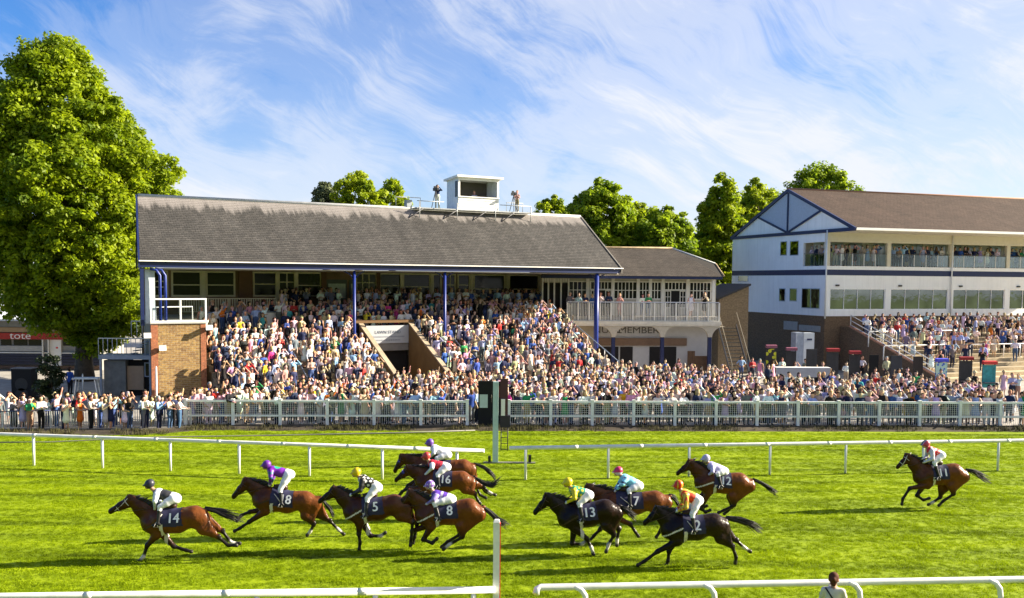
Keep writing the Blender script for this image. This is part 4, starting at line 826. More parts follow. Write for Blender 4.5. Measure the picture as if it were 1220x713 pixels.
def tree(label, base, prof, leaf=.3, nclump=260, per=110, m=None, seed=1, clump=1.0, name='tree', trunk=True, group=None, wb=1., asym=(0, 0)):
    """prof: [(height, radius)] crown envelope; leaves sit in clumps spread through the envelope, denser at its skin"""
    r = np.random.RandomState(seed); prof = np.array(prof, float); ccx = prof[:, 2] if prof.shape[1] > 2 else prof[:, 0] * 0; z0, z1 = prof[0, 0], prof[-1, 0]
    root = empty(name, base, 0, label, 'tree', group)
    lob = r.rand(8) * 6.28
    cen = []
    while len(cen) < nclump:
        z = z0 + (z1 - z0) * r.rand(); R_ = np.interp(z, prof[:, 0], prof[:, 1])
        if r.rand() > R_ / prof[:, 1].max() + .08: continue
        a = r.rand() * 6.283; f = r.rand() ** .33
        wob = 1 + wb * (.13 * math.sin(3 * a + lob[0] + z * .5) + .10 * math.sin(5 * a + lob[1] - z * .9) + .09 * math.sin(1.7 * z + lob[2]))
        cen.append((R_ * f * wob * math.cos(a) + asym[0] * (z - z0) + float(np.interp(z, prof[:, 0], ccx)), R_ * f * wob * math.sin(a) + asym[1] * (z - z0), z + .3 * r.randn()))
    cen = np.array(cen); cr = clump * (.6 + .7 * r.rand(nclump))
    n = nclump * per; ci = np.repeat(np.arange(nclump), per)
    d = r.randn(n, 3); d /= np.linalg.norm(d, axis=1)[:, None]; rad = r.rand(n) ** .45
    P = cen[ci] + d * (cr[ci] * rad)[:, None] * np.array([1, 1, .72])
    nrm = d * .8 + r.randn(n, 3) * .55 + np.array([0, 0, .55]); nrm /= np.linalg.norm(nrm, axis=1)[:, None]
    t1 = np.cross(nrm, r.randn(n, 3)); t1 /= np.linalg.norm(t1, axis=1)[:, None]; t2 = np.cross(nrm, t1)
    s = leaf * (.55 + .75 * r.rand(n))[:, None]
    V = np.stack([P - t1 * s, P + t2 * s * .55 + nrm * s * .12, P + t1 * s, P - t2 * s * .55 - nrm * s * .10], 1).reshape(-1, 3)
    me = np_mesh('crown', V, np.arange(4 * n).reshape(-1, 4)); lv = np.clip(.5 + .28 * r.randn(nclump)[ci] + .2 * r.randn(n), 0, 1); at = me.attributes.new('lv', 'FLOAT', 'POINT'); at.data.foreach_set('value', np.repeat(lv, 4).astype(np.float32))
    o = link('crown', me, m, root); o['kind'] = 'stuff'
    mb = MB(); rt = .026 * z1
    mb.tube([(0, 0, -.1), (.02 * z1 * asym[0], 0, z0 * .6), (.1, .05, z0 + (z1 - z0) * .35), (asym[0] * (z1 - z0) * .6, 0, z0 + (z1 - z0) * .8)], [rt * 1.25, rt * .95, rt * .6, rt * .12], 9)
    for k in range(11):
        c = cen[r.randint(nclump)]; zs_ = z0 * .7 + (c[2] - z0) * .35 + .3
        mb.tube([(0, 0, max(zs_, .5)), (c[0] * .45, c[1] * .45, zs_ + (c[2] - zs_) * .55), tuple(c)], [rt * .4, rt * .25, .03], 6)
    mb.build('trunk', M_bark, root); return root
M_lime = leaf_mat('lime_leaves', (.105, .170, .004), (.320, .400, .008), .52)
M_leaf2 = leaf_mat('tree_leaves', (.15, .225, .006), (.37, .44, .012), .56); M_leaf3 = leaf_mat('dark_leaves', (.125, .205, .008), (.32, .41, .014), .55); M_leaf4 = leaf_mat('olive_leaves', (.09, .11, .05), (.16, .19, .09), .3)
YT = 71.
bx = aty(100, 430, YT)[0]; sc = YT / 1150
zt = aty(80, 48, YT)[2]
prof = []
for py, l, r_ in ((418, 96, 124), (402, 76, 150), (385, 48, 168), (368, 14, 178), (330, -18, 182), (290, -26, 195), (255, -30, 216), (215, -28, 221), (180, -16, 196), (140, -4, 163), (110, 8, 142), (85, 18, 126), (65, 34, 112), (50, 58, 96)):
    prof.append((aty(100, py, YT)[2], (r_ - l) / 2 * sc, ((r_ + l) / 2 - 100) * sc))
pp = [(a, b) for a, b, c in prof]
tree('huge sunlit lime tree towering at left beside the grandstand', (bx, YT, .1), [(z, max(.5, r_ - .55), c_) for z, r_, c_ in prof],     .165, 2200, 100, M_lime, 4, .72, 'lime_tree', wb=.55)
def btree(label, x0, x1, ytop, ybase, Y, m, seed, shape=0, n=150, grp='trees behind the stands'):
    k = Y / 1150; cx = aty((x0 + x1) / 2, ytop, Y)[0]; ztp = aty((x0 + x1) / 2, ytop, Y)[2]; rad = (x1 - x0) / 2 * k * 1.06; zb = max(3., aty(x0, ybase, Y)[2]); Hc = ztp - zb
    shp = [(0, .55), (.2, .9), (.45, 1.), (.7, .88), (.88, .6), (1., .22)] if shape == 0 else [(0, .7), (.25, 1.), (.5, .85), (.75, .55), (.92, .28), (1., .08)]
    c = max(.6, rad * .17)
    return tree(label, (cx, Y, .1), [(zb + Hc * f * .98, max(.3, (rad - c * .5) * q)) for f, q in shp], .21, int(n * 1.5), 105, m, seed, c, 'tree', group=grp)
btree('small olive grey tree peeking over the slate ridge', 375, 402, 222, 260, 118, M_leaf4, 11, 0, 60)
btree('bright green twin-headed tree just left of commentary box, left head', 392, 462, 210, 300, 112, M_leaf2, 12, 0, 150)
btree('bright green twin-headed tree just left of commentary box, right head', 440, 494, 215, 300, 116, M_leaf2, 13, 0, 120)
btree('low pale green tree just right of commentary box over ridge', 630, 684, 239, 300, 118, M_leaf2, 14, 0, 110)
btree('large round dark green tree behind right end of slate roof', 674, 760, 218, 330, 100, M_leaf3, 15, 0, 260)
btree('lower spreading green tree above the pavilion ridge', 748, 830, 251, 335, 98, M_leaf3, 16, 0, 220)
btree('tall pointed poplar-like tree left of the white gable', 822, 900, 212, 345, 104, M_leaf2, 17, 1, 280)
btree('bright green tree tucked against the white gable roof edge', 872, 936, 216, 335, 120, M_leaf2, 18, 0, 190)
btree('round dark tree rising above the brown tiled ridge', 937, 1026, 198, 300, 124, M_leaf3, 19, 0, 200)
btree('broad pale tree filling the gap behind the gable apex', 848, 962, 226, 330, 132, M_leaf2, 23, 0, 240)
btree('low pale tree behind, between round tree and pavilion ridge tree', 728, 792, 246, 330, 122, M_leaf2, 24, 0, 150)
btree('pale yellow-green tree at far left edge beyond the betting hall', -40, 22, 318, 400, 120, leaf_mat('yellow_leaves', (.14, .17, .02), (.24, .26, .04)), 20, 0, 110)
# ================================================================== betting hall at left
YH = 79.; X = lambda px, py=400.: aty(px, py, YH)[0]; Z = lambda py, px=50.: aty(px, py, YH)[2]
th = empty('betting_hall', (X(-90), YH, .1), 0, 'low betting hall with red sign band and navy counter front under tree', 'building'); ox = X(-90)
def hb(name, m, px0, px1, py0, py1, d0=0., d1=.2, par=None): return box(name, m, par or th, X(px0) - ox, X(px1) - ox, d0, d1, Z(py1) - .1, Z(py0) - .1)
M_hall = mat('hall_grey', (.24, .235, .22), .7, .15, 1.)
hb('wall', M_hall, -90, 118, 384, 452, .2, 5.); hb('upper_band', mat('hall_upper', (.20, .20, .19), .7), -90, 62, 381.5, 390, -.05, .19); hb('timber_beam', mat('tan_beam', (.34, .23, .13), .8), -90, 118, 390.5, 396, -.1, .19)
MB().prism([(0, -1.2, Z(382) - .1), (0, -1.2, Z(380) - .1), (0, 6, Z(352) - .1), (0, 6, Z(354) - .1)], (X(44) - ox, 0, 0)).build('roof', mat('white_sheet_roof', (.72, .74, .78), .4, .06, .5), th)
sg = hb('sign_band', mat('sign_red', (.36, .025, .012), .5, .1), -90, 118, 397, 404.5, -.16, .18)
for s_, px, sz in (('tote', 25.5, .80), ('bet', 100, .55)): lettering('lettering', s_, sz, mat('sign_letters', (.80, .74, .70), .5), sg, (X(px) - ox, -.175, Z(400.5) - .1), 0, .01, 1.3)
for a0, a1 in ((-40, -3), (0, 12), (15, 31), (33, 48), (74, 86), (89, 101)): hb('window', M_glass, a0, a1, 405.5, 412, .12, .19)
hb('counter_shutter', mat('shutter_grey', (.36, .35, .33), .6), -90, 50, 412.5, 419, .05, .19)
for a0, a1 in ((-90, 57.5), (73, 118)):
    hb('counter_trim', M_wpaint, a0, a1, 420.2, 421.2, -.06, .18)
    for k in range(4): hb('counter_board', mat('counter_navy', (.012, .014, .04), .35), a0, a1, 421.6 + k * 3.4, 424.6 + k * 3.4, -.04, .18)
dr = hb('door', M_wpaint, 59, 72, 405, 436, .05, .19); hb('door_sign', MATS['red_paint'], 66, 68.5, 413.5, 415.5, .03, .045, dr)
for px in (51, 57.8): hb('post', M_pvw, px, px + 1.2, 404.6, 440, -.2, -.06)
hb('plinth', mat('plinth_brown', (.13, .075, .045), .8), -90, 118, 436, 440, -.03, .185)
# ---- steel stair platform left of the podium
YS = 61.5; XS = lambda px: aty(px, 420, YS)[0]; ZS = lambda py: aty(150, py, YS)[2]
M_gsteel = mat('blue_grey_paint', (.30, .34, .41), .5, .12, 3.)
sp_ = empty('stair_platform', (XS(117), YS, .1), 0, 'blue-grey steel stair landing with railings left of brick podium', 'staircase'); xo = XS(117)
box('landing', M_gsteel, sp_, 0, XS(180) - xo, 0, 1.6, ZS(428.5) - .1, ZS(423.5) - .1)
for px in (118, 177): box('leg', M_gsteel, sp_, XS(px) - xo, XS(px) - xo + .12, .03, .15, 0, ZS(428.5) - .101)
def srail(px0, px1, pyt, pyb, d, n):
    m = MB()
    for i in range(n + 1): x = XS(px0) - xo + (XS(px1) - XS(px0)) * i / n; m.tube([(x, d, ZS(pyb) - .1), (x, d, ZS(pyt) - .1)], .022, 6)
    m.build('balusters', mat('pale_steel', (.55, .56, .58), .4), sp_, 'stuff'); MB().bar((XS(px0) - xo, d, ZS(pyt) - .1), (XS(px1) - xo, d, ZS(pyt) - .1), .06).build('top_rail', MATS['pale_steel'], sp_)
srail(117, 178, 403.5, 423.5, .05, 11); srail(146, 179, 384, 403, 1.5, 5)
for i in range(8): box('tread', M_gsteel, sp_, XS(150) - xo + i * .22, XS(150) - xo + i * .22 + .24, .5, 1.45, ZS(423) - .1 + .19 * i, ZS(423) - .1 + .19 * i + .05)
box('grey_cabin', mat('grey_cladding', (.17, .17, .16), .7, .25, 2.), sp_, XS(121) - xo, XS(147) - xo, .3, 1.6, 0, ZS(430) - .1); box('tan_panel', mat('tan_panel', (.38, .26, .17), .7), sp_, XS(147.5) - xo, XS(167) - xo, .5, .6, .4, ZS(437) - .1); box('dark_door', M_dark, sp_, XS(147.5) - xo, XS(179) - xo, .7, .8, 0, ZS(430) - .1); window(sp_, XS(169) - xo, XS(176) - xo, .6, 1.3, ZS(434) - .1, M_gsteel, .06)
# ---- odds at the left behind the barrier
def at_ground(px, py, z=.1): return gnd(px, py, z)
g = at_ground(26, 478); s = g[1] / 1150
o = empty('speaker_stack', (g[0], g[1], .1), 0, 'tall black cabinet standing on the ground at left below sign', 'cabinet'); hh = aty(26, 440, g[1])[2] - .1
box('cabinet', M_blk, o, -.62, .62, 0, .8, 0, hh); box('lid', mat('cabinet_lid', (.10, .10, .12), .5), o, -.66, .66, -.05, .85, hh, hh + .06)
for z in (.2, .52): MB().tube([(0, -.015, hh * z), (0, -.006, hh * z)], .4, 20).build('speaker_grille', mat('grille', (.02, .02, .022), .6), o)
g = at_ground(60, 484)
tree('dark clipped evergreen bush between black cabinet and steward', (g[0], g[1], .1), [(.3, .55), (1.2, .75), (2.2, .6), (2.75, .25)], .10, 60, 60, leaf_mat('box_leaves', (.010, .018, .008), (.03, .05, .015), .2), 31, .35, 'bush')['category'] = 'bush'
g = at_ground(104, 482); o = empty('stall_table', (g[0], g[1], .1), R(8), 'small trestle table under pale blue cloth beside stair platform', 'table')
box('table_top', mat('pale_blue_cloth', (.42, .50, .58), .7), o, -.75, .75, -.4, .4, 1.55, 1.62)
for sx_, sy_ in ((-.65, -.3), (.65, -.3), (-.65, .3), (.65, .3)): MB().tube([(sx_ * 1.15, sy_, 0), (sx_ * .8, sy_, 1.55)], .035, 6).build('leg', M_steelw, o)
for px, py, lb in ((99, 470, 'short white bollard post beside the pale blue table'), (187, 496, 'thin white pole standing before the brick podium')):
    g = at_ground(px, py); o = empty('marker_pole', (g[0], g[1], .1), 0, lb, 'pole'); h_ = (1.3 if px < 120 else aty(px, 440, g[1])[2])
    MB().tube([(0, 0, 0), (0, 0, h_)], .045, 8).build('shaft', M_white, o); MB().tube([(0, 0, h_), (0, 0, h_ + .05)], [.05, .02], 8).build('cap', M_white, o)
# ================================================================== bookmakers' pitches
def pitch(label, px0, px1, py0, py1, Y, body, top=None, style='board'):
    x0, x1 = aty(px0, py0, Y)[0], aty(px1, py0, Y)[0]; zt = aty(px0, py0, Y)[2] - .1; zb = max(.25, aty(px0, py1, Y)[2] - .1); W_ = x1 - x0
    o = empty('bookmaker_stand', ((x0 + x1) / 2, Y, .1), R(4), label, 'stand', 'bookmaker stands along the rails')
    for s_ in (-1, 1): box('upright', MATS['black_metal'], o, s_ * (W_ / 2 - .03) - .03, s_ * (W_ / 2 - .03) + .03, .035, .09, 0, zt - .02)
    box('panel', body, o, -W_ / 2, W_ / 2, -.03, .03, zb * .6, zt - (.3 if top else 0))
    if top:
        MB().prism([(-W_ / 2 - .03, -.18, zt - .24), (-W_ / 2 - .03, -.18, zt - .04), (-W_ / 2 - .03, .1, zt), (-W_ / 2 - .03, .1, zt - .235)], (W_ + .06, 0, 0)).build('canopy', top, o)
    box('shelf', MATS['dark_box'], o, -W_ / 2, W_ / 2, -.35, -.035, .85, .9); return o
def lattice(name, c0, c1, sc_):
    m = bpy.data.materials.new(name); m.use_nodes = True; t = m.node_tree; MATS[name] = m; b = t.nodes['Principled BSDF']; tcx = nd(t, 'ShaderNodeTexCoord'); v = nd(t, 'ShaderNodeTexVoronoi', i_Scale=sc_); t.links.new(tcx.outputs['Object'], v.inputs['Vector'])
    mx = nd(t, 'ShaderNodeMix', data_type='RGBA'); t.links.new(ramp_(t, v.outputs['Distance'], [(.38, 0.), (.45, 1.)]), mx.inputs[0]); mx.inputs[6].default_value = (*c0, 1); mx.inputs[7].default_value = (*c1, 1); t.links.new(mx.outputs[2], b.inputs['Base Color']); return m
M_red = mat('canopy_red', (.24, .012, .016), .5); M_brd = mat('board_dark', (.025, .025, .03), .6, .3, 3.)
pitch('dark bookmaker board with yellow panel, leftmost under brick wall', 913, 925, 411, 432, 73, lattice('yellow_board', (.55, .55, .02), (.02, .02, .02), 3.), mat('canopy_pink', (.22, .07, .11), .5))
pitch('dark bookmaker board with pink top beside grey cabinets', 937, 949, 414, 436, 73, M_brd, mat('canopy_pink', 0))
pitch('plain dark grey board in front of grey cabinets', 961, 974, 416, 440, 69, M_brd)
pitch('bookmaker booth with bright red frame left of terrace stair', 985, 999.5, 415, 441, 69, M_brd, M_red)
pitch('bookmaker booth with dark red canopy at foot of terrace stair', 1012, 1025, 418, 438, 70, M_brd, mat('canopy_dark_red', (.22, .012, .02), .5))
pitch('black board just right of the stair foot', 1036, 1047, 423, 444, 69, M_blk)
pitch('wide plain slate-grey board, left of the pair on terrace front', 1061.5, 1075, 424, 447, 68, mat('board_slate', (.03, .032, .045), .6, .2))
pitch('narrow plain dark board, right of the pair on terrace front', 1088.5, 1100, 425, 449, 68, mat('board_brownblack', (.028, .020, .020), .6, .2))
pitch('bookmaker board with blue and green lattice print', 1115, 1129, 427, 452, 67, lattice('lattice_print', (.04, .12, .55), (.42, .62, .55), 5.), mat('canopy_blue', (.06, .07, .55), .5))
pitch('black bookmaker booth with crimson canopy on terrace front', 1143.5, 1159, 425, 450, 67, M_brd, M_red)
pitch('teal bookmaker board under red top near right edge', 1171, 1187, 430, 456, 66, mat('board_teal', (.02, .22, .25), .5, .5, 2.5), mat('canopy_orange_red', (.50, .03, .03), .5))
# grey cabinets by the gable base
Yg = 79.; x0, x1 = aty(948, 410, Yg)[0], aty(972, 410, Yg)[0]; zt = aty(960, 396.5, Yg)[2]
o = empty('service_cabinet', (x0, Yg, .1), R(12), 'tall grey and white service cabinet against brick base', 'cabinet'); W_ = x1 - x0
box('grey_door', mat('cabinet_grey', (.28, .32, .40), .5, .2), o, 0, W_ * .42, 0, .8, 0, zt - .1); dd = box('white_door', mat('cabinet_white', (.42, .46, .52), .5, .05), o, W_ * .42 + .005, W_, -.02, .8, 0, zt - .14); box('dark_label', M_navy, dd, W_ * .6, W_ * .88, -.035, -.022, zt - .75, zt - .6)
# long white bench tables in the betting ring
for px0, px1, py, lb in ((925, 990, 441, 'long white trestle table behind the crowd, before red booth'),):
    Y = 66.; x0, x1 = aty(px0, py, Y)[0], aty(px1, py, Y)[0]; zt = aty(px0, py - 3, Y)[2]; o = empty('trestle_table', (x0, Y, .1), 0, lb, 'table'); box('top', M_wpaint, o, 0, x1 - x0, 0, .7, zt - .16, zt - .1)
    for q in (.05, .5, .95):
        for d in (.08, .62): MB().tube([((x1 - x0) * q, d, 0), ((x1 - x0) * q, d, zt - .17)], .03, 6).build('leg', M_steelw, o)
    box('front_cloth', mat('pale_cloth', (.30, .32, .36), .7), o, .02, x1 - x0 - .02, -.02, -.005, zt - .75, zt - .11)

# ---- belt of trees behind the photographer (mirrored in the stand's windows)
rb_ = np.random.RandomState(77); nC, pr_ = 700, 55
cc_ = np.stack([rb_.rand(nC) * 300 - 150, -55 + 8 * rb_.randn(nC), .5 + 19 * rb_.rand(nC) ** .9], 1); ci_ = np.repeat(np.arange(nC), pr_); P_ = cc_[ci_] + rb_.randn(nC * pr_, 3) * np.array([1.9, 1.9, 1.3]); P_[:, 2] = np.maximum(P_[:, 2], .3)
d1 = rb_.randn(len(P_), 3); d1 /= np.linalg.norm(d1, axis=1)[:, None]; d2 = np.cross(d1, rb_.randn(len(P_), 3)); d2 /= np.linalg.norm(d2, axis=1)[:, None]; s_ = .8
me = np_mesh('wood', np.stack([P_ - d1 * s_, P_ + d2 * s_ * .6, P_ + d1 * s_, P_ - d2 * s_ * .6], 1).reshape(-1, 3), np.arange(4 * len(P_)).reshape(-1, 4)); at = me.attributes.new('lv', 'FLOAT', 'POINT'); at.data.foreach_set('value', np.repeat(rb_.rand(nC)[ci_], 4).astype(np.float32))
tag(link('wood', me, M_leaf3), 'belt of trees across the infield behind the camera', 'wood', kind='stuff')
# ================================================================== people
ARMS = {   # (elbow, hand) for right (+x) and left arm, standing figure facing -y, 1.72 m
    'side': (((.27, .03, 1.14), (.27, -.06, .88)), ((-.27, .03, 1.14), (-.26, -.05, .88))),
    'shade': (((.34, -.16, 1.44), (.10, -.17, 1.685)), ((-.27, .02, 1.14), (-.25, -.08, .89))),
    'binoc': (((.30, -.22, 1.36), (.07, -.20, 1.63)), ((-.30, -.22, 1.36), (-.07, -.20, 1.63))),
    'phone': (((.25, -.08, 1.16), (.06, -.32, 1.42)), ((-.25, -.08, 1.16), (-.06, -.30, 1.36))),
    'cross': (((.26, -.06, 1.15), (-.06, -.20, 1.20)), ((-.26, -.06, 1.15), (.06, -.22, 1.16))),
    'lean': (((.29, -.14, 1.16), (.20, -.40, 1.12)), ((-.29, -.14, 1.16), (-.20, -.40, 1.12))),
    'drink': (((.26, -.04, 1.14), (.12, -.28, 1.28)), ((-.27, .03, 1.14), (-.26, -.05, .88))),
    'cheer': (((.34, -.04, 1.62), (.36, -.10, 1.90)), ((-.26, -.02, 1.14), (-.16, -.26, 1.20))),
    'hips': (((.36, .04, 1.16), (.17, -.04, 1.00)), ((-.36, .04, 1.16), (-.17, -.04, 1.00))),
}
def person_prims(pose, kind, hairlen=0, hat=False, build=1.):
    P = []; B = build
    def add(a, b, ra, rb, l, k=.03, ys=1.): P.append((a, b, ra, rb, ys, l, k))
    sleeve = {'suit': 1, 'shirt': 1, 'tee': 0, 'dress': 0, 'blouse': 1}[kind]
    # legs
    for s in (-1, 1):
        if kind == 'dress':
            add((s * .085, 0, .55), (s * .085, -.01, .46), .062, .055, 0); add((s * .085, -.01, .46), (s * .085, .02, .10), .055, .036, 0)
        else:
            add((s * .09, 0, .90), (s * .10, -.02, .50), .095 * B, .065, 3); add((s * .10, -.02, .50), (s * .10, .02, .10), .066, .05, 3)
        add((s * .10, .03, .05), (s * .115, -.15, .035), .045, .038, 4, .02)
    if kind == 'dress':
        add((0, .0, 1.02), (0, 0, .62), .135, .215, 3, .05, .75); add((0, 0, .95), (0, 0, 1.24), .13, .135, 3, .04, .72)
    add((0, 0, .94), (0, 0, 1.04), .155 * B, .145 * B, 3 if kind != 'suit' else 2, .04, .72)
    tl = 3 if kind == 'dress' else 2
    add((0, 0, 1.06), (0, -.005, 1.30), .14 * B, .165 * B, tl, .04, .68); add((-.13, 0, 1.39), (.13, 0, 1.39), .075, .075, tl, .04, .9)
    add((0, .005, 1.42), (0, -.02, 1.55), .058, .050, 0, .02)
    add((0, .01, 1.655), (0, -.025, 1.580), .104, .074, 0, .02, 1.)
    add((0, -.105, 1.625), (0, -.095, 1.60), .012, .017, 0, .015)                    # nose
    for s in (-1, 1): add((s * .097, .005, 1.63), (s * .097, .005, 1.60), .018, .014, 0, .01)   # ears
    for s, (el, ha) in zip((1, -1), ARMS[pose]):
        sh = (s * .185, 0, 1.395); el = np.array(el); ha = np.array(ha); sl = tl if kind != 'dress' else 0
        mid = (np.array(sh) + el) / 2
        add(sh, mid, .066, .056, tl if kind != 'dress' else 0, .03); add(mid, el, .056, .047, sl, .03); add(el, ha, .046, .034, tl if sleeve else 0, .02)
        d = (ha - el) / np.linalg.norm(ha - el); add(ha, ha + d * .075, .038, .040, 0, .02); f = ha + d * .10
        sd = np.cross(d, [0, 0, 1.]); sd = sd / (np.linalg.norm(sd) + 1e-6)
        for q in (-.028, -.009, .010, .028): add(f + sd * q, f + sd * q * 1.2 + d * (.075 - abs(q)) + np.array([0, 0, -.01]), .011, .009, 0, .008)
        add(ha + d * .02 - sd * .035, ha + d * .065 - sd * .06, .013, .011, 0, .01)
    return P
def hair_prims(hairlen, hat):
    P = []
    if hat:
        P.append(((0, .015, 1.715), (0, .015, 1.755), .105, .085, 1., 1, .02)); P.append(((-.13, 0, 1.70), (.13, 0, 1.70), .03, .03, 4.5, 1, .02)); return P
    P.append(((0, .040, 1.685), (0, .025, 1.705), .108, .102, 1., 1, .03)); P.append(((0, .05, 1.62), (0, .06, 1.56), .085, .06, 1., 1, .03))
    if hairlen:
        for s in (-1, 1): P.append(((s * .07, .03, 1.64), (s * .095, .03, 1.43 if hairlen == 1 else 1.36), .05, .035, 1., 1, .03))
        P.append(((0, .07, 1.60), (0, .09, 1.36), .08, .06, 1., 1, .03))
    return P
GARB = ['skin', 'hair', 'top', 'legs', 'shoe']
M_P = [attr_mat('person_' + g, 'c_' + g, .55 if g == 'skin' else .75, 'OBJECT', .3 if g == 'skin' else .15, .22, scale=9.) for g in GARB]
def person_mesh(pose, kind, hairlen, hat, res, build=1.):
    pr = person_prims(pose, kind, hairlen, hat, build); V, Q = surface(pr, res); lab = sdf_eval(V.astype(np.float32), pr, True)[1]
    hp = hair_prims(hairlen, hat); HV, HQ = surface(hp, res)
    fl_ = np.sort(lab[Q], axis=1)[:, 1]
    return V, Q, fl_, HV, HQ
PROTO = []
for pose, kind, hl, hat, bd in (('side', 'shirt', 0, 0, 1.08), ('shade', 'shirt', 0, 0, 1.05), ('lean', 'shirt', 0, 0, 1.05), ('phone', 'dress', 2, 0, 1), ('side', 'dress', 1, 0, 1), ('shade', 'dress', 2, 0, 1), ('cross', 'tee', 0, 0, 1.1), ('binoc', 'shirt', 0, 0, 1.08),
                                ('side', 'suit', 0, 0, 1.1), ('drink', 'suit', 0, 0, 1.1), ('lean', 'dress', 2, 0, 1), ('cheer', 'tee', 0, 0, 1.05), ('hips', 'tee', 1, 0, 1), ('shade', 'tee', 0, 0, 1.1), ('drink', 'dress', 1, 1, 1), ('phone', 'shirt', 0, 0, 1.1), ('cross', 'blouse', 2, 0, 1), ('side', 'suit', 0, 1, 1.08), ('binoc', 'dress', 1, 0, 1)):
    V, Q, fl_, HV, HQ = person_mesh(pose, kind, hl, hat, .027, bd)
    me = np_mesh('person', V, Q, True); [me.materials.append(x) for x in M_P]; me.polygons.foreach_set('material_index', fl_.astype(np.int32)); me.update()
    hm = np_mesh('hair', HV, HQ, True); hm.materials.append(M_P[1])
    cV, cQ, cf, cHV, cHQ = person_mesh(pose, kind, hl, hat, .05, bd)
    PROTO.append(dict(pose=pose, kind=kind, hl=hl, hat=hat, me=me, hm=hm, lo=(np.concatenate([cV, cHV]), np.concatenate([cQ, cHQ + len(cV)]), np.concatenate([cf, np.ones(len(cHQ), int)]))))
SKIN = [('', (.58, .35, .25)), ('', (.52, .30, .20)), ('', (.62, .40, .30)), ('', (.42, .23, .15)), ('', (.18, .09, .05))]
HAIR = [('dark', (.020, .014, .010)), ('brown', (.060, .032, .018)), ('black', (.008, .007, .007)), ('blond', (.40, .26, .11)), ('grey', (.28, .27, .26)), ('auburn', (.13, .045, .018))]
TOPS = [('white', (.80, .80, .82), 50), ('pale blue', (.34, .46, .70), 17), ('pink', (.64, .36, .46), 9), ('navy', (.018, .026, .075), 14), ('black', (.012, .012, .014), 15), ('beige', (.46, .36, .26), 4), ('royal blue', (.03, .08, .32), 3.5), ('red', (.50, .03, .03), 3), ('lilac', (.46, .40, .66), 7), ('grey', (.16, .17, .19), 8), ('green', (.03, .28, .10), 2.2), ('orange', (.70, .17, .02), 1.6), ('turquoise', (.06, .38, .42), 2), ('magenta', (.58, .05, .28), 1.5), ('cream', (.66, .58, .42), 5), ('yellow', (.70, .52, .03), 1)]
BOT = [('navy', (.018, .022, .055)), ('black', (.012, .012, .014)), ('beige', (.40, .31, .20)), ('blue', (.07, .12, .26)), ('grey', (.16, .165, .18)), ('white', (.68, .67, .65))]
TW_ = np.array([t[2] for t in TOPS], float); TW_ /= TW_.sum()
POSE_TXT = {'side': 'arms down', 'shade': 'shading eyes', 'binoc': 'hands at eyes', 'phone': 'holding up phone', 'cross': 'arms folded', 'lean': 'leaning forward', 'drink': 'holding drink', 'cheer': 'arm raised', 'hips': 'hands on hips'}
KIND_TXT = {'shirt': 'shirt', 'tee': 'top', 'suit': 'jacket', 'dress': 'dress', 'blouse': 'blouse'}
rg = np.random.RandomState(21)
def rand_person(proto=None, tone=None, top=None):
    i = rg.randint(len(PROTO)) if proto is None else proto; p = PROTO[i]
    t = TOPS[rg.choice(len(TOPS), p=TW_)] if top is None else [x for x in TOPS if x[0] == top][0]
    if p['kind'] == 'suit' and top is None: t = [TOPS[3], TOPS[4], TOPS[9], TOPS[3], TOPS[6], TOPS[5]][rg.randint(6)]
    sk = SKIN[rg.choice(5, p=[.34, .27, .26, .09, .04])]; ha = HAIR[rg.choice(6, p=[.22, .27, .12, .20, .13, .06])]
    j = lambda c: tuple(float(np.clip(x * (.75 + .35 * rg.rand()), 0, .82)) for x in c)
    bo = BOT[rg.choice(6, p=[.3, .22, .14, .16, .1, .08])]
    if p['kind'] == 'dress': bo = t
    hc = ha[1] if not p['hat'] else (.55, .45, .28)
    return dict(p=i, skin=j(sk[1]), hair=j(hc), top=j(t[1]), legs=j(bo[1]), shoe=(.02, .02, .02) if rg.rand() < .7 else (.5, .48, .45), tn=t[0], hn=ha[0], bn=bo[0])
def place_person(d, loc, rz, sc_, label, group):
    p = PROTO[d['p']]; o = bpy.data.objects.new('person', p['me']); COL.objects.link(o); o.location = loc; o.rotation_euler = (0, 0, rz); o.scale = (sc_ * (.94 + .16 * rg.rand()), sc_, sc_)
    h = bpy.data.objects.new('hat' if p['hat'] else 'hair', p['hm']); COL.objects.link(h); h.parent = o
    for x in (o, h):
        for g in GARB: x['c_' + g] = d[g]
    tag(o, label, 'person', group); return o
STUFF = []
def stuff_person(d, loc, rz, sc_): STUFF.append((d, loc, rz, sc_))
USED = {}
ORD = ['first', 'second', 'third', 'fourth', 'fifth', 'sixth', 'seventh', 'eighth', 'ninth', 'tenth', 'eleventh', 'twelfth', 'thirteenth', 'fourteenth']
def desc(d):
    p = PROTO[d['p']]; hair = 'straw hat' if p['hat'] else d['hn'] + ' hair'; return f"person in {d['tn']} {KIND_TXT[p['kind']]}, {hair}, {POSE_TXT[p['pose']]}"
CAMXY = np.array([0., 0.])
def facing(x, y, jit=.3):       # bodies turn to the finish, a little scattered
    tgt = np.array([14., 34.]); d = tgt - np.array([x, y]); return math.atan2(d[0], -d[1]) * .9 + .12 + jit * rg.randn()
# ---- candidate places in the crowd
cand = []      # (x, y, z, zone)
def px_of(x, y): return CX + F * x / y
def row_fill(x0, x1, yfun, gap, zone, z=.1, jx=.14, jy=.14, keep=1.):
    x = x0
    while x < x1:
        if rg.rand() < keep: cand.append((x + jx * rg.randn(), yfun(x) + jy * rg.randn(), z, zone))
        x += gap * (.8 + .4 * rg.rand())
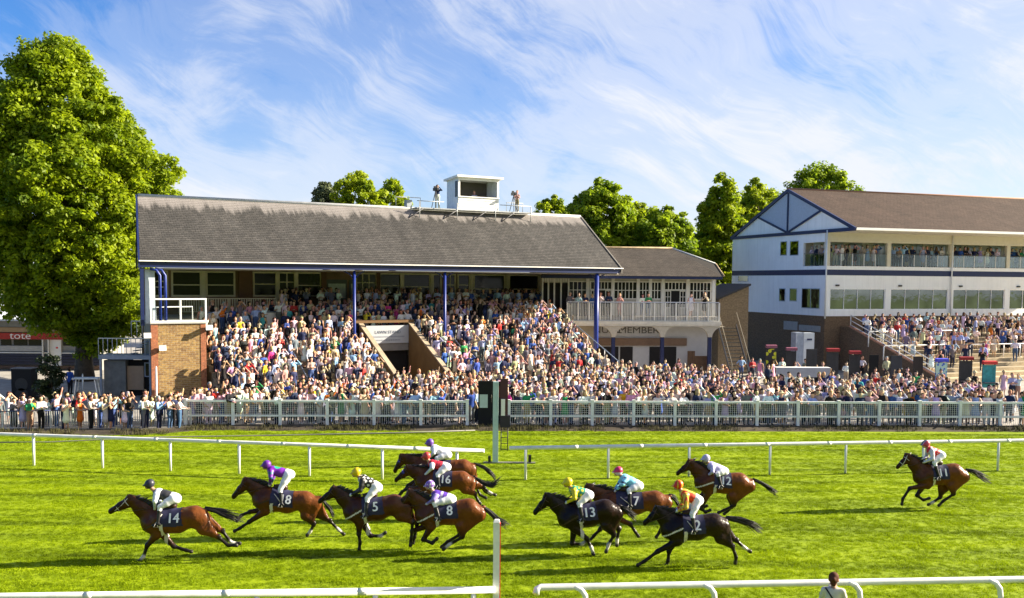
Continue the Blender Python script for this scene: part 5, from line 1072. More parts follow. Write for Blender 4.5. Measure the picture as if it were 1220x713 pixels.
# apron behind the fence: rows go back to the terrace foot / pavilion / betting ring
def back_limit(x):
    s, t = fm.loc(x, 60.)
    # y where main-terrace foot lies
    y_foot = fm.w((x - fm.o[0]) / fm.e1[0] * 1., 0)[1]
    # intersection of x=const with line t=T0-.3
    S = (x - fm.o[0] - fm.e2[0] * (T0 - .4)) / fm.e1[0]; yt = fm.o[1] + fm.e1[1] * S + fm.e2[1] * (T0 - .4)
    if S < SL + .2: S = (x - fm.o[0] - fm.e2[0] * (-1.6)) / fm.e1[0]; yt = fm.o[1] + fm.e1[1] * S + fm.e2[1] * (-1.6)
    if S > SE: return 69. if px_of(x, 66) < 870 else 63.5
    return yt
NROW = 18
for r_ in range(NROW):
    off = .42 + .68 * r_ if r_ < 2 else 1.85 + 1.36 * (r_ - 2)
    dens = .54 if r_ < 2 else .60
    x = fx(222)
    while x < fx(1235):
        y = fl(x) + off
        if y < back_limit(x) and not (fx(569) < x < fx(604) and r_ < 1):
            kp = .96 if px_of(x, y) < 870 else (.93 if off < 7 else .72)
            if math.sin(x * 1.1 + r_ * 1.7) + math.sin(x * .53 - r_ * 2.3) > 1.3 and r_ > 1: kp *= .35
            if rg.rand() < kp: cand.append((x + .12 * rg.randn(), y + (.10 if r_ < 1 else .38) * rg.randn(), .1, 'row%d' % r_))
        x += dens * (.8 + .4 * rg.rand())
# left barrier
for r_, kp in ((0, .97), (1, .85), (2, .55), (3, .3)): row_fill(fx(-25), fx(212), lambda x: fl(x) + .45 + .7 * r_, .46, 'bar%d' % min(r_, 2), keep=kp)
row_fill(fx(150), fx(222), lambda x: fl(x) + 2.6, .8, 'bar2', keep=.6)
# terrace rows
for i in range(nst):
    t = T0 + (i + .45) * dt; z = .32 + (i + 1) * dzs
    s = SL + .3
    while s < SE - .3:
        inv = SV0 - .6 < s < SV1 + .6 and t < 2.6
        aisle = any(abs(s - sx(p_, 0, 400)) < .35 for p_ in (348, 548, 600))
        gap_left = (s < 8.5 and i > 7)
        if not inv and not aisle and rg.rand() < ((.97 if s > 20 else .90) if not gap_left else .6) - (.3 if math.sin(s * 1.7 + i * .9) + math.sin(s * .8 - i * 1.3) > 1.25 else 0): w_ = fm.w(s + .08 * rg.randn(), t + .08 * rg.randn()); cand.append((w_[0], w_[1], z, 'ter%d' % i))
        s += .54 * (.8 + .4 * rg.rand())
for t, z, kp, s0, s1, g_ in ((5.3, 4.4, .8, SL + 1.5, SE - .3, .6), (6.0, 4.4, .7, sx(340, 6, 360), SE - 1, .6), (7.0, 5.2, .9, sx(335, 7, 355), SE + 1.5, .6), (7.9, 5.2, .8, sx(340, 8, 355), SE + 2, .65), (8.7, 5.2, .4, sx(345, 8, 355), SE + 1, .8)):
    s = s0
    while s < s1:
        if rg.rand() < kp: w_ = fm.w(s, t + .1 * rg.randn()); cand.append((w_[0], w_[1], z, 'con'))
        s += g_ * (.8 + .5 * rg.rand())
# vomitory mouth
for s, t in ((SV0 + .6, -3.2), (SV0 + 1.5, -3.6), (SV1 - .5, -3.0), (SV1 - 1.1, -3.9)): w_ = fm.w(s, t); cand.append((w_[0], w_[1], .1, 'row17'))
# pavilion balcony
zr_p = PX(800, 361.5)[1]
s = .3
while s < Wp - .3:
    if rg.rand() < .78: w_ = fp.w(s, .45 + .25 * rg.rand()); cand.append((w_[0], w_[1], zr_p - 1.08, 'balc'))
    s += .55 * (.7 + .6 * rg.rand()) if s < Wp * .62 else 1.1
# pavilion front ground
for px, py in ((720, 438), (741, 436), (778, 437), (792, 436), (808, 435)): g = gnd(px, py + 22, .1); cand.append((g[0], g[1], .1, 'row17'))
# white stand balcony
for a0, a1 in zip(edges[:-1], edges[1:]):
    s = a0 + .4
    while s < a1 - .4:
        if rg.rand() < .93: w_ = fb.w(s, .5 + .3 * rg.rand()); cand.append((w_[0], w_[1], zBal, 'upper'))
        s += .52 * (.7 + .7 * rg.rand())
for k in range(4): w_ = fb.w(.55, .8 + .7 * k); cand.append((w_[0], w_[1], zBal, 'upper'))
# buff terrace, sparser
for i in range(nst2):
    t = TT0 + (i + .5) * dt2; z = .1 + (zt2 - .25) * (i + 1) / nst2 + .1; s = sA + .4
    kp = [0, .2, .32, .42, .52, .6, .65, .7, .78, .85, .95][i]
    while s < 26:
        if rg.rand() < kp: w_ = fb.w(s, t); cand.append((w_[0], w_[1], z, 'buff%d' % i))
        s += .78 * (.7 + .6 * rg.rand())
# behind the bookmakers
for px, py in ((915, 450), (958, 452), (982, 452), (1042, 455), (1070, 456), (1080, 458), (1120, 458), (1160, 462), (1205, 466), (1212, 466), (1195, 458), *[(880 + 12 * q_ + 8 * rg.rand(), 437 + 14 * rg.rand()) for q_ in range(16)]): g = gnd(px, py + 14, .1); cand.append((g[0], g[1], .1, 'ring'))
# keep those in view and choose the nearest as individuals
cand = [c for c in cand if -20 < px_of(c[0], c[1]) < 1240]
front = sorted([c for c in cand if c[3][:3] in ('row', 'bar') and c[3] not in ('row17',)], key=lambda c: (int(c[3][3:]) + (0 if c[3][:3] == 'row' else 0), c[0]))
others = [c for c in cand if c not in front]
NI = 268; ind = front[:NI]; rest = front[NI:] + others
LEAN = [2, 10]; pick_front = [2, 10, 1, 5, 0, 4, 3, 7, 13, 12, 6, 8, 16, 9, 11, 14, 15]
def panel_of(x):
    px = px_of(x, fl(x)); 
    if px < 569: n = int((fx(557) - x) / ((fx(557) - fx(219)) / 6)); return ORD[max(0, min(n, 5))] + ' panel left of black board'
    n = int((x - fx(607)) / ((fx(1244) - fx(607)) / 13)); return ORD[max(0, min(n, 12))] + ' panel right of black board'
people = []
for (x, y, z, zone) in ind:
    r_ = int(zone[3:])
    if r_ == 0: d = rand_person(int(rg.choice([2, 10, 2, 10, 0, 4, 3, 8, 12, 1, 14, 16] if zone[:3] == 'row' else [2, 10, 2, 10, 6, 16, 15, 3])))
    else: d = rand_person(int(rg.choice([1, 5, 13, 7, 18, 1, 5, 13, 0, 3, 15, 6, 9, 4, 12, 16, 17, 11])))
    rowt = ['front row', 'second row', 'third row', 'fourth row'][min(r_, 3)]
    if zone[:3] == 'row': pl_ = f"{rowt}, {panel_of(x)}"; gr = 'spectators packed behind the white mesh fence'
    else: k = int((x - fx(-25)) / ((fx(214) - fx(-25)) / 5)); pl_ = f"{rowt} at bar barrier, {ORD[max(0, min(k, 4))]} section from left"; gr = 'spectators at the steel bar barrier'
    people.append([d, (x, y, z if zone[:3] == 'row' else .02), facing(x, y), (.98 if zone[:3] == 'row' else .88) + .13 * rg.rand(), desc(d) + ', ' + pl_, gr])
cnt = {}
for p in people: cnt.setdefault(p[4], []).append(p)
def words(t): return len(t.replace(',', ' ').split())
for p in people:
    if words(p[4]) > 16: p[4] = p[4].replace(', ' + POSE_TXT[PROTO[p[0]['p']]['pose']], '')
    if words(p[4]) > 15: p[4] = p[4].replace(', ' + p[0]['hn'] + ' hair', '').replace(', straw hat', '')
cnt = {}
for p in people: cnt.setdefault(p[4], []).append(p)
for lb, ps in cnt.items():
    if len(ps) > 1:
        ps.sort(key=lambda q: q[1][0])
        for k, q in enumerate(ps):
            b_ = lb if words(lb) < 16 else lb.replace(', ' + POSE_TXT[PROTO[q[0]['p']]['pose']], ''); q[4] = b_ + (', leftmost' if k == 0 else ', rightmost' if k == len(ps) - 1 else ', middle')
for p in people: place_person(p[0], p[1], p[2], p[3], p[4], p[5])
pool = [1, 5, 13, 7, 18, 0, 3, 15, 6, 9, 4, 8, 12, 16, 17, 11, 0, 4, 8]
for (x, y, z, zone) in rest:
    d = rand_person(int(rg.choice(pool if zone[:3] in ('row', 'ter') else [0, 4, 6, 8, 9, 12, 16, 3, 15, 2, 1, 5, 14])))
    stuff_person(d, (x, y, z), facing(x, y, .35), .98 + .12 * rg.rand())
def build_stuff(name, lst, label):
    Vs, Qs, Cs = [], [], []; n = 0
    for d, loc, rz, sc_ in lst:
        V, Q, f = PROTO[d['p']]['lo']; c, s = math.cos(rz), math.sin(rz); W = np.stack([V[:, 0] * c - V[:, 1] * s, V[:, 0] * s + V[:, 1] * c, V[:, 2]], 1) * sc_ + np.array(loc)
        cols = np.array([d[g] for g in GARB], np.float32); Vs.append(W); Qs.append(Q + n); Cs.append(cols[f]); n += len(V)
    V = np.concatenate(Vs); Q = np.concatenate(Qs); C = np.concatenate(Cs); me = np_mesh(name, V, Q, True)
    a = me.color_attributes.new('Col', 'FLOAT_COLOR', 'CORNER'); C4 = np.hstack([C, np.ones((len(C), 1), np.float32)]); a.data.foreach_set('color', np.repeat(C4, 4, axis=0).ravel())
    return tag(link(name, me, MATS.get('crowd_mass') or attr_mat('crowd_mass', 'Col', .7, 'GEOMETRY', .2, .2, scale=4.)), label, 'crowd', kind='stuff')
build_stuff('crowd', STUFF, 'dense mass of spectators further back on apron, terraces and balconies')
print('people', len(people), 'stuff', len(STUFF), 'tris', sum(len(PROTO[d['p']]['lo'][1]) * 2 for d, *_ in STUFF))
# ---- a few people apart from the crowd
def solo(px, py, Y, z, proto, top, label, rz=0., sc_=1., legs=None, hair=None):
    x = aty(px, py, Y)[0]; d = rand_person(proto, top=top)
    if legs: d['legs'] = legs
    if hair: d['hair'] = hair
    return place_person(d, (x, Y, z), rz, sc_, label, None)
wD = fm.w(deck_pt(521, 240, 5.4)[0], 5.4); solo(521, 240, wD[1], zd + .09, 7, 'navy', 'person in navy jacket with camera on roof, left of commentary box', .2, 1.)
wD = fm.w(deck_pt(616, 245, 5.4)[0], 5.4); solo(616, 245, wD[1], zd + .09, 15, 'beige', 'person in khaki top standing on roof deck right of commentary box', -.3, .97, (.20, .17, .10))
wD = fm.w(deck_pt(565, 235, 6.2)[0], 6.2); solo(565, 235, wD[1], zb + .1 - .25, 0, 'lilac', 'person in pale shirt seen inside the commentary box window', 0., .95)
g = gnd(83, 470, .1); solo(83, 440, g[1], .1, 8, 'royal blue', 'person in blue jacket holding white card on grass by bush', math.pi * .9, 1., (.015, .015, .02))
# tripod cameras on the roof
for px, lb in ((519, 'black broadcast camera on tripod at left of roof deck'), (612, 'black broadcast camera on tripod at right of roof deck')):
    s, z = deck_pt(px, 240, 4.9); o = empty('broadcast_camera', fm.w(s, 4.9, zd + .09), fm.yaw, lb, 'camera')
    box('camera_body', MATS['black_metal'], o, -.11, .11, -.25, .25, 1.28, 1.50); box('lens_hood', MATS['black_metal'], o, -.08, .08, -.42, -.26, 1.31, 1.47); box('viewfinder', MATS['black_metal'], o, -.07, .07, .06, .2, 1.51, 1.63)
    for a_ in (0, 2.09, 4.19): MB().tube([(0, 0, 1.27), (.35 * math.cos(a_), .4 * math.sin(a_), 0)], .03, 6).build('tripod_leg', MATS['dark_steel'], o)
# woman at the near rail, seen from behind
g = aty(993, 700, A1[1] + .15); yw = 19.6; xw_ = aty(993, 700, yw)[0]
pr = person_prims('phone', 'shirt', 0, 0, 1.05); V, Q = surface(pr, .018); lab = sdf_eval(V.astype(np.float32), pr, True)[1]; fl_ = np.sort(lab[Q], axis=1)[:, 1]
me = np_mesh('person', V, Q, True); [me.materials.append(x) for x in M_P]; me.polygons.foreach_set('material_index', fl_.astype(np.int32)); me.update()
o = link('person', me); o.location = (xw_, yw, 0); o.rotation_euler = (0, 0, math.pi - .35); zh = aty(993, 682, yw)[2]; o.scale = (zh / 1.79,) * 3
hp = [((0, .02, 1.69), (0, .03, 1.70), .108, .105, 1., 1, .03), ((0, .06, 1.62), (0, .075, 1.57), .09, .06, 1., 1, .03), ((0, .10, 1.68), (0, .13, 1.67), .05, .05, 1., 1, .03)]
HV, HQ = surface(hp, .016); hr = link('hair', np_mesh('hair', HV, HQ, True), M_P[1], o)
bs = MB().tube([(.16, .06, 1.46), (0, .135, 1.25), (-.15, .12, 1.02)], .018, 6).build('bag_strap', mat('strap_black', (.012, .012, .014), .6), o)
for x in (o, hr):
    for g_, c in dict(skin=(.42, .23, .15), hair=(.085, .030, .018), top=(.62, .58, .52), legs=(.05, .06, .10), shoe=(.02, .02, .02)).items(): x['c_' + g_] = c
tag(o, 'person in cream top with auburn bun at the near rail, back turned', 'person')
# ================================================================== horses and jockeys
# every joint is a picture point put into the horse's own upright plane; near and far limbs lie either side of that plane
BAY, DKBAY, BRN = (.150, .045, .009), (.080, .024, .006), (.018, .0075, .004)
HORSES = [
 dict(id='14', g=(200, 667), coat=BAY, ear=(153, 586), poll=(154, 593.5), muz=(130, 610), wit=(186, 605.5), cro=(231, 603.5), tail=[(244, 606.5), (258, 609), (273, 614), (290, 620)],
      fn=[(175.5, 650), (171, 663.5), (165.5, 669)], ff=[(207, 651), (222, 656), (228, 657.5)], hn=[(260, 640), (272, 650), (286, 650)], hf=[(265, 633), (276, 647), (289, 648)], sock=('fn', 'hf'),
      j=dict(head=(177.5, 578), sh=(190, 584), hip=(212, 590), knee=(194, 602), foot=(193, 621), elb=(188.5, 595), hand=(186, 605)), cap=(.03, .03, .045), silk='black_white', lab='leading bay racehorse with number 14 cloth and black forelegs', jl='jockey in black and white silks with dark cap on leading horse'),
 dict(id='18', g=(345, 640), coat=BAY, ear=(291, 567), poll=(292, 572.5), muz=(277, 593), wit=(320, 580.5), cro=(364, 586), tail=[(381, 592), (388, 600), (394, 608), (398, 614)],
      fn=[(297, 622), (286, 629.5), (279.5, 633)], ff=[(298, 610), (288, 614), (279, 624)], hn=[(374, 625), (370, 633), (366, 638)], hf=[(393, 621), (403, 631), (411, 638)], sock=('hn', 'hf'),
      j=dict(head=(317, 555), sh=(325, 557), hip=(347.5, 561.5), knee=(336, 581), foot=(338.5, 598), elb=(325, 567), hand=(322, 577)), cap=(.14, .03, .30), silk='purple_green', lab='bay racehorse with white hind socks running second behind leader', jl='jockey in purple silks with green star and purple cap'),
 dict(id='5', g=(440, 655), coat=DKBAY, ear=(397, 578), poll=(397, 582.5), muz=(379.5, 598), wit=(426, 593), cro=(468, 590), tail=[(487, 596), (496, 604), (502, 613), (506, 620)],
      fn=[(427.5, 636.5), (429, 646.5), (428, 654)], ff=[(441.5, 638.5), (453.5, 639), (459, 635)], hn=[(491.5, 622.5), (490, 642), (489, 650)], hf=[(497, 624), (494, 640), (492, 647)], sock=('ff',),
      j=dict(head=(424, 564), sh=(434.5, 568), hip=(453, 577.5), knee=(439, 592), foot=(438, 611), elb=(431, 582.5), hand=(419, 589)), cap=(.62, .46, .01), silk='black_spots', lab='dark bay racehorse with number 5 cloth, head at next rump', jl='jockey in black silks with white spots and yellow cap'),
 dict(id='10', g=(530, 601), coat=BAY, ear=(477, 539), poll=(478, 544), muz=(469.5, 562.5), wit=(505, 545), cro=(552, 548), tail=[(565, 552.5), (577, 557), (585, 563), (591, 571)],
      fn=[(490, 582), (498, 588), (504, 584)], ff=[(484, 580), (478, 588), (472, 594)], hn=[(566, 578), (572, 590), (580, 594)], hf=[(570, 576), (578, 586), (586, 590)], sock=(),
      j=dict(head=(511.5, 528.5), sh=(519, 531.5), hip=(536, 539), knee=(521, 545), foot=(523, 560), elb=(517.5, 538.5), hand=(512, 545)), cap=(.16, .07, .36), silk='white', lab='bay racehorse nearest far rail, mostly hidden behind red-silked rider', jl='jockey in white silks with purple cap nearest the far rail', cloth=False),
 dict(id='16', g=(535, 618), coat=BAY, ear=(484, 552), poll=(485, 557.5), muz=(470.5, 573), wit=(512, 559), cro=(550, 562), tail=[(564.5, 568), (577, 577), (587, 578), (596, 571)],
      fn=[(483, 581), (479, 586), (474, 592)], ff=[(492, 590), (500, 597), (506, 594)], hn=[(566, 589), (569, 596), (572, 600)], hf=[(576, 581), (583, 587), (590, 590)], sock=('hf',),
      j=dict(head=(507.5, 544.5), sh=(516, 549.5), hip=(534, 553), knee=(522, 564), foot=(524, 577), elb=(515.5, 556), hand=(506, 566)), cap=(.45, .05, .05), silk='red_band', lab='bay racehorse with number 16 cloth, middle of three abreast', jl='jockey in red silks with pale sleeves and red cap'),
 dict(id='8', g=(535, 657), coat=BAY, ear=(487, 581), poll=(488, 586.5), muz=(471.5, 605), wit=(512, 597), cro=(557, 595), tail=[(574.5, 603), (584, 611), (594, 620), (606, 626.5)],
      fn=[(504.5, 643), (515, 647.5), (520.5, 642)], ff=[(491, 633), (489.5, 644.5), (489, 650)], hn=[(551, 640), (535.5, 649), (528, 655)], hf=[(548, 637), (533, 646), (526, 652)], sock=('hn',),
      j=dict(head=(511.5, 579), sh=(521, 586), hip=(540, 591), knee=(518.5, 598), foot=(524.5, 615), elb=(517.5, 593), hand=(509, 600)), cap=(.20, .10, .42), silk='purple', lab='bay racehorse with number 8 cloth, nearest of three abreast', jl='jockey crouching low in purple silks with white-dotted purple cap'),
 dict(id='13', g=(690, 661), coat=BRN, ear=(649, 586.5), poll=(651, 591), muz=(636, 612), wit=(681, 600), cro=(719, 596), tail=[(737, 602), (745, 608), (752, 614), (758, 619)],
      fn=[(699, 642), (704.5, 652.5), (707, 661)], ff=[(681.5, 648), (693, 648.5), (700, 644)], hn=[(731.5, 638), (725, 649), (722, 658)], hf=[(737.5, 631), (735, 644), (735, 650)], sock=('fn', 'ff', 'hn', 'hf'),
      j=dict(head=(676, 576), sh=(685, 580.5), hip=(704, 586), knee=(689.5, 598), foot=(693.5, 616), elb=(684, 591.5), hand=(675, 598)), cap=(.62, .52, .01), silk='green_spots', lab='nearly black racehorse with white socks and number 13 cloth', jl='jockey in green silks with yellow spots, yellow sleeves and cap'),
 dict(id='7', g=(750, 646), coat=BAY, ear=(699, 575), poll=(700, 580), muz=(684, 600), wit=(728, 585), cro=(780, 585.5), tail=[(797, 590), (803, 594), (807, 600), (810, 606)],
      fn=[(751, 625), (757, 634), (760.5, 639)], ff=[(715, 631), (708, 638), (703, 644)], hn=[(790, 622), (786, 634), (782, 640)], hf=[(798, 620), (803, 632), (808, 637)], sock=(),
      j=dict(head=(736, 562.5), sh=(746, 567), hip=(764, 575.5), knee=(748.5, 582.5), foot=(749.5, 600), elb=(740.5, 575), hand=(733, 584)), cap=(.50, .03, .12), silk='sky_blue', lab='bay racehorse with number 7 cloth behind the nearly black horse', jl='jockey in sky blue silks with dark armbands and crimson cap'),
 dict(id='12', g=(860, 620), coat=BAY, ear=(820, 546), poll=(821.5, 550), muz=(806, 565), wit=(845, 560.5), cro=(881, 564), tail=[(897, 571), (908, 576.5), (917, 582), (926, 589)],
      fn=[(835, 606), (840.5, 610.5), (846, 608)], ff=[(829, 600), (836, 606), (842, 603)], hn=[(874.5, 602.5), (863, 608), (856, 611)], hf=[(872, 604), (867, 609), (863, 612.5)], sock=(),
      j=dict(head=(840.5, 547.5), sh=(849, 552), hip=(865.5, 558.5), knee=(853.5, 563), foot=(857, 577), elb=(847, 560.5), hand=(843, 566)), cap=(.42, .40, .58), silk='lavender', lab='bay racehorse with number 12 cloth galloping by far rail', jl='jockey in pale lavender silks and lavender cap'),
 dict(id='2', g=(830, 675), coat=BRN, ear=(781, 600), poll=(782, 606.5), muz=(766.5, 624.5), wit=(806, 613), cro=(850, 612.5), tail=[(865, 617), (880, 619.5), (895, 625), (907, 633)],
      fn=[(778, 660), (765, 671), (760, 673.5)], ff=[(797, 657), (796, 668), (794.5, 672)], hn=[(872.5, 651.5), (877, 664), (876, 671)], hf=[(877, 644), (886, 652), (894, 657.5)], sock=('hf',),
      j=dict(head=(807.5, 579), sh=(817.5, 585), hip=(835, 592.5), knee=(823, 610.5), foot=(825, 629), elb=(815.5, 602), hand=(806.5, 608)), cap=(.55, .03, .01), silk='red_yellow', lab='dark brown racehorse with number 2 cloth, nearest the camera', jl='jockey in red and yellow striped silks with red cap'),
 dict(id='11', g=(1115, 606), coat=BAY, ear=(1078.5, 538), poll=(1080, 543), muz=(1068, 557.5), wit=(1103, 553.5), cro=(1136, 553), tail=[(1151, 560), (1160, 562.5), (1168, 567), (1180, 574)],
      fn=[(1077.5, 583), (1075, 595.5), (1074.5, 601)], ff=[(1092.5, 590.5), (1100, 596), (1107, 594)], hn=[(1136, 589), (1124, 597), (1118.5, 602.5)], hf=[(1120, 593), (1111, 599), (1106, 601.5)], sock=('hf',),
      j=dict(head=(1102.5, 530), sh=(1109.5, 533.5), hip=(1124, 539.5), knee=(1110, 550), foot=(1114.5, 567), elb=(1107.5, 545.5), hand=(1100.5, 550)), cap=(.60, .55, .56), silk='red_check', lab='bay racehorse with number 11 cloth trailing alone at the right', jl='jockey in red and white check silks trailing alone at right'),
]
M_coat = attr_mat('horse_coat', 'Col', .34, 'GEOMETRY', .22, .35, 0, scale=4., bump=.7, bscale=6.); M_hair_b = mat('horse_hair', (.010, .008, .007), .45, .3, 20.); M_cloth = mat('saddle_cloth', (.016, .016, .055), .75, .2, 8.)
M_num = mat('number_white', (.78, .78, .80), .6, .03); M_lea = mat('leather', (.035, .016, .008), .45); M_web = mat('white_webbing', (.55, .52, .46), .7); M_ysheep = mat('sheepskin', (.42, .36, .24), .9)
M_silk = attr_mat('silks', 'Col', .42, 'GEOMETRY', .4, .18, .1, scale=11.); M_boot = mat('boot_black', (.012, .012, .014), .25)
def build_horse(h):
    G = gnd(*h['g']); Y = G[1]; X0 = G[0]
    hw = lambda py_: None
    P = lambda p, y=0.: (lambda q: np.array([q[0] - X0, y, q[2]]))(aty(p[0], p[1], Y + y))
    root = empty('racehorse', (X0, Y, 0), 0, h['lab'], 'horse', 'racehorses at full gallop')
    W = P(h['wit']); C = P(h['cro']); T = P(h['tail'][0]); PO = P(h['poll']); MU = P(h['muz'])
    # keep the trunk a believable size: the back is about 1.55 m up
    a = C - W; Lb = np.linalg.norm(a); a /= Lb; n = np.array([a[2], 0, -a[0]]);  n = n if n[2] < 0 else -n
    k = Lb / 1.0
    k = min(max(k, .92), 1.12)
    pr = []
    def add(p, q, ra, rb, l, kk=.06, ys=1.): pr.append((np.asarray(p, float), np.asarray(q, float), ra, rb, ys, l, kk))
    girth = W + a * .16 + n * .37; mid = W + a * .55 * Lb + n * .385; loin = W + a * .82 * Lb + n * .30; crp = C + n * .29 + a * .02; sho = W - a * .17 + n * .43
    add(sho, girth, .265, .335, 0, .10, .74); add(girth, mid, .335, .315, 0, .10, .80); add(mid, loin, .315, .265, 0, .10, .82); add(loin, crp, .265, .285, 0, .10, .88)
    add(W + n * .13 - a * .02, W + a * .4 * Lb + n * .14, .12, .13, 0, .10, .8)
    rump = T + n * .24 - a * .10; add(crp, rump, .285, .20, 0, .10, .86); add(T + n * .05 - a * .06, T + a * .05 + n * .03, .07, .05, 0, .05)
    # neck and head
    nb = W - a * .16 + n * .30; d = PO - nb; add(nb, nb + d * .5, .255, .185, 0, .10, .50); add(nb + d * .5, PO - d / np.linalg.norm(d) * .04, .185, .115, 0, .08, .55)
    crest = W - a * .05 + n * .06; add(crest, PO, .07, .05, 0, .08, .6)
    hd = MU - PO; Lh = np.linalg.norm(hd); hu = hd / Lh; hn_ = np.array([-hu[2], 0, hu[0]]); hn_ = hn_ if hn_[2] < 0 else -hn_    # throat side
    sc_ = np.clip(Lh / .60, .85, 1.1) * 1.1
    add(PO + hn_ * .08, PO + hd * .45 + hn_ * .055, .108 * sc_, .092 * sc_, 0, .06, .72); add(PO + hd * .45 + hn_ * .05, MU - hu * .06 + hn_ * .01, .088 * sc_, .062 * sc_, 1, .06, .75); add(PO + hd * .22 + hn_ * .135, PO + hd * .40 + hn_ * .10, .085, .06, 0, .05, .7)
    add(MU - hu * .07 + hn_ * .02, MU - hu * .02 + hn_ * .03, .058, .052, 1, .03, .85)
    er = P(h['ear'])
    for s in (-1, 1): b_ = PO + np.array([0, s * .055, -.01]); e = er + np.array([0, s * .07, 0]); e = b_ + (e - b_) / (np.linalg.norm(e - b_) + 1e-6) * .15; add(b_, (b_ + e) / 2, .030, .030, 0, .02, .7); add((b_ + e) / 2, e, .030, .007, 0, .02, .7)
    # legs
    yl = {'fn': -.13, 'ff': .13, 'hn': -.14, 'hf': .14}
    legs = {}
    for key in ('fn', 'ff', 'hn', 'hf'):
        y = yl[key]; J = [P(q, y) for q in h[key]]; white = key in h['sock']; lc = 4 if white else 2
        if key[0] == 'f':
            s0 = W - a * .13 + n * .48 + np.array([0, y * .9, 0]); e0 = W + a * .02 + n * .70 + np.array([0, y, 0]); K, Fk, Ho = J
            ul = np.linalg.norm(K - e0)
            if ul > .62: K = e0 + (K - e0) / ul * .62
            add(s0, e0, .155, .125, 0, .08, .7); add(e0, K, .118, .062, 0 if True else 2, .06, .85); add(K, K + (Fk - K) * .02, .066, .062, 2, .04)
        else:
            hp_ = C + a * .10 + n * .36 + np.array([0, y * .8, 0]); K, Fk, Ho = J
            mdp = (hp_ + K) / 2; fw = np.array([-1., 0, 0]); st = hp_ * .45 + K * .55 + fw * .15; st[1] = y
            add(hp_, st, .215, .145, 0, .10, .62); add(rump + np.array([0, y * .6, 0]), st * .5 + K * .5 + np.array([.06, 0, .03]), .17, .10, 0, .09, .62); add(st, K, .135, .062, 0, .07, .78); add(K + np.array([.025, 0, .035]), K, .05, .055, 2, .04)
        cl = np.linalg.norm(Fk - K)
        if cl > .44: Fk = K + (Fk - K) / cl * .44
        pl = np.linalg.norm(Ho - Fk)
        Ho = Fk + (Ho - Fk) / max(pl, 1e-6) * min(max(pl, .14), .22)
        add(K, Fk, .050, .038, 2, .04); add(K + (Fk - K) * .55, Fk, .038, .042, lc, .03); add(Fk, Fk + (Ho - Fk) * .3, .050, .044, lc, .03); add(Fk + (Ho - Fk) * .2, Fk + (Ho - Fk) * .65, .040, .042, lc, .03); add(Fk + (Ho - Fk) * .65, Ho, .046, .058, 3, .015)
        legs[key] = Ho
    allz = min(p[2] for p in legs.values())
    V, Q = surface(pr, .0235); V32 = V.astype(np.float32); D, lab = sdf_eval(V32, pr, True)
    # colour: coat, black points, pale socks
    cols = np.array([h['coat'], [c * .35 for c in h['coat']], (.012, .009, .008), (.03, .026, .022), (.62, .58, .52)], np.float32)
    Cc = cols[lab]
    # black points fade up the legs
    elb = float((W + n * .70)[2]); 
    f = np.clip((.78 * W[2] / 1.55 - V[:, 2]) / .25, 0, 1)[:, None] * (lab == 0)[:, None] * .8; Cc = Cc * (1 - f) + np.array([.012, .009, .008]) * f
    ub = (V - W) @ a; fore_shade = np.clip((.55 - ub) / 1.0, 0, 1)[:, None] * (lab <= 1)[:, None]; Cc = Cc * (1 - .62 * fore_shade)  # bays' darker forehand, deepened: shade of the unlit end painted into the coat
    # smooth colour over neighbours
    for _ in range(2):
        acc = np.zeros_like(Cc); c_ = np.zeros(len(Cc))
        for q in range(4): np.add.at(acc, Q[:, q], Cc[Q].mean(1)); np.add.at(c_, Q[:, q], 1)
        Cc = acc / np.maximum(c_, 1)[:, None]
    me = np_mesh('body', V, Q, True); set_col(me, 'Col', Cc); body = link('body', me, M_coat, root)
    # conforming tack cut from the body's own skin and lifted off it
    cen = V[Q].mean(1); nv = np.cross(V[Q[:, 2]] - V[Q[:, 0]], V[Q[:, 3]] - V[Q[:, 1]]); nv /= np.linalg.norm(nv, axis=1)[:, None] + 1e-9
    vn = np.zeros_like(V); [np.add.at(vn, Q[:, q], nv) for q in range(4)]; vn /= np.linalg.norm(vn, axis=1)[:, None] + 1e-9
    ua = (cen - W) @ a; un = (cen - W) @ n; lq = lab[Q].max(1); trunk = (np.abs(cen[:, 1]) < .42) & (lq == 0)
    def patch(name, mask, lift, m, par=root):
        q = Q[mask]
        if not len(q): return None
        ids, inv = np.unique(q, return_inverse=True); return link(name, np_mesh(name, V[ids] + vn[ids] * lift, inv.reshape(-1, 4), True), m, par)
    cloth = None
    c0, c1 = .14, .66 * Lb + .05
    cloth = patch('saddle_cloth', trunk & (ua > c0 - .0 * un) & (ua < c1 + .10 * np.clip(un, 0, 1)) & (un < .47) & (un > -.3), .014, M_cloth)
    patch('girth', trunk & (np.abs(ua - .20) < .045) & (un > .40), .018, M_web); patch('breast_girth', trunk & (np.abs(un - .46 + .5 * (ua + .15)) < .022) & (ua < .15) & (ua > -.6), .012, M_web if h['id'] in ('5', '8', '2', '12') else M_lea)
    # racing saddle
    sb = W + a * .30; sd = MB(); sd.tube([sb - n * .03 - a * .14, sb - n * .045, sb - n * .05 + a * .20, sb - n * .07 + a * .26], [.07, .085, .10, .06], 10); sd.build('saddle', MATS['leather'], root)
    def side_y(pts):      # skin of the near flank at (x, z)
        y = np.full(len(pts), -.75, np.float32)
        for _ in range(30): y += np.clip(sdf_eval(np.stack([pts[:, 0], y, pts[:, 1]], 1).astype(np.float32), pr), -.02, .05) * .8
        return y
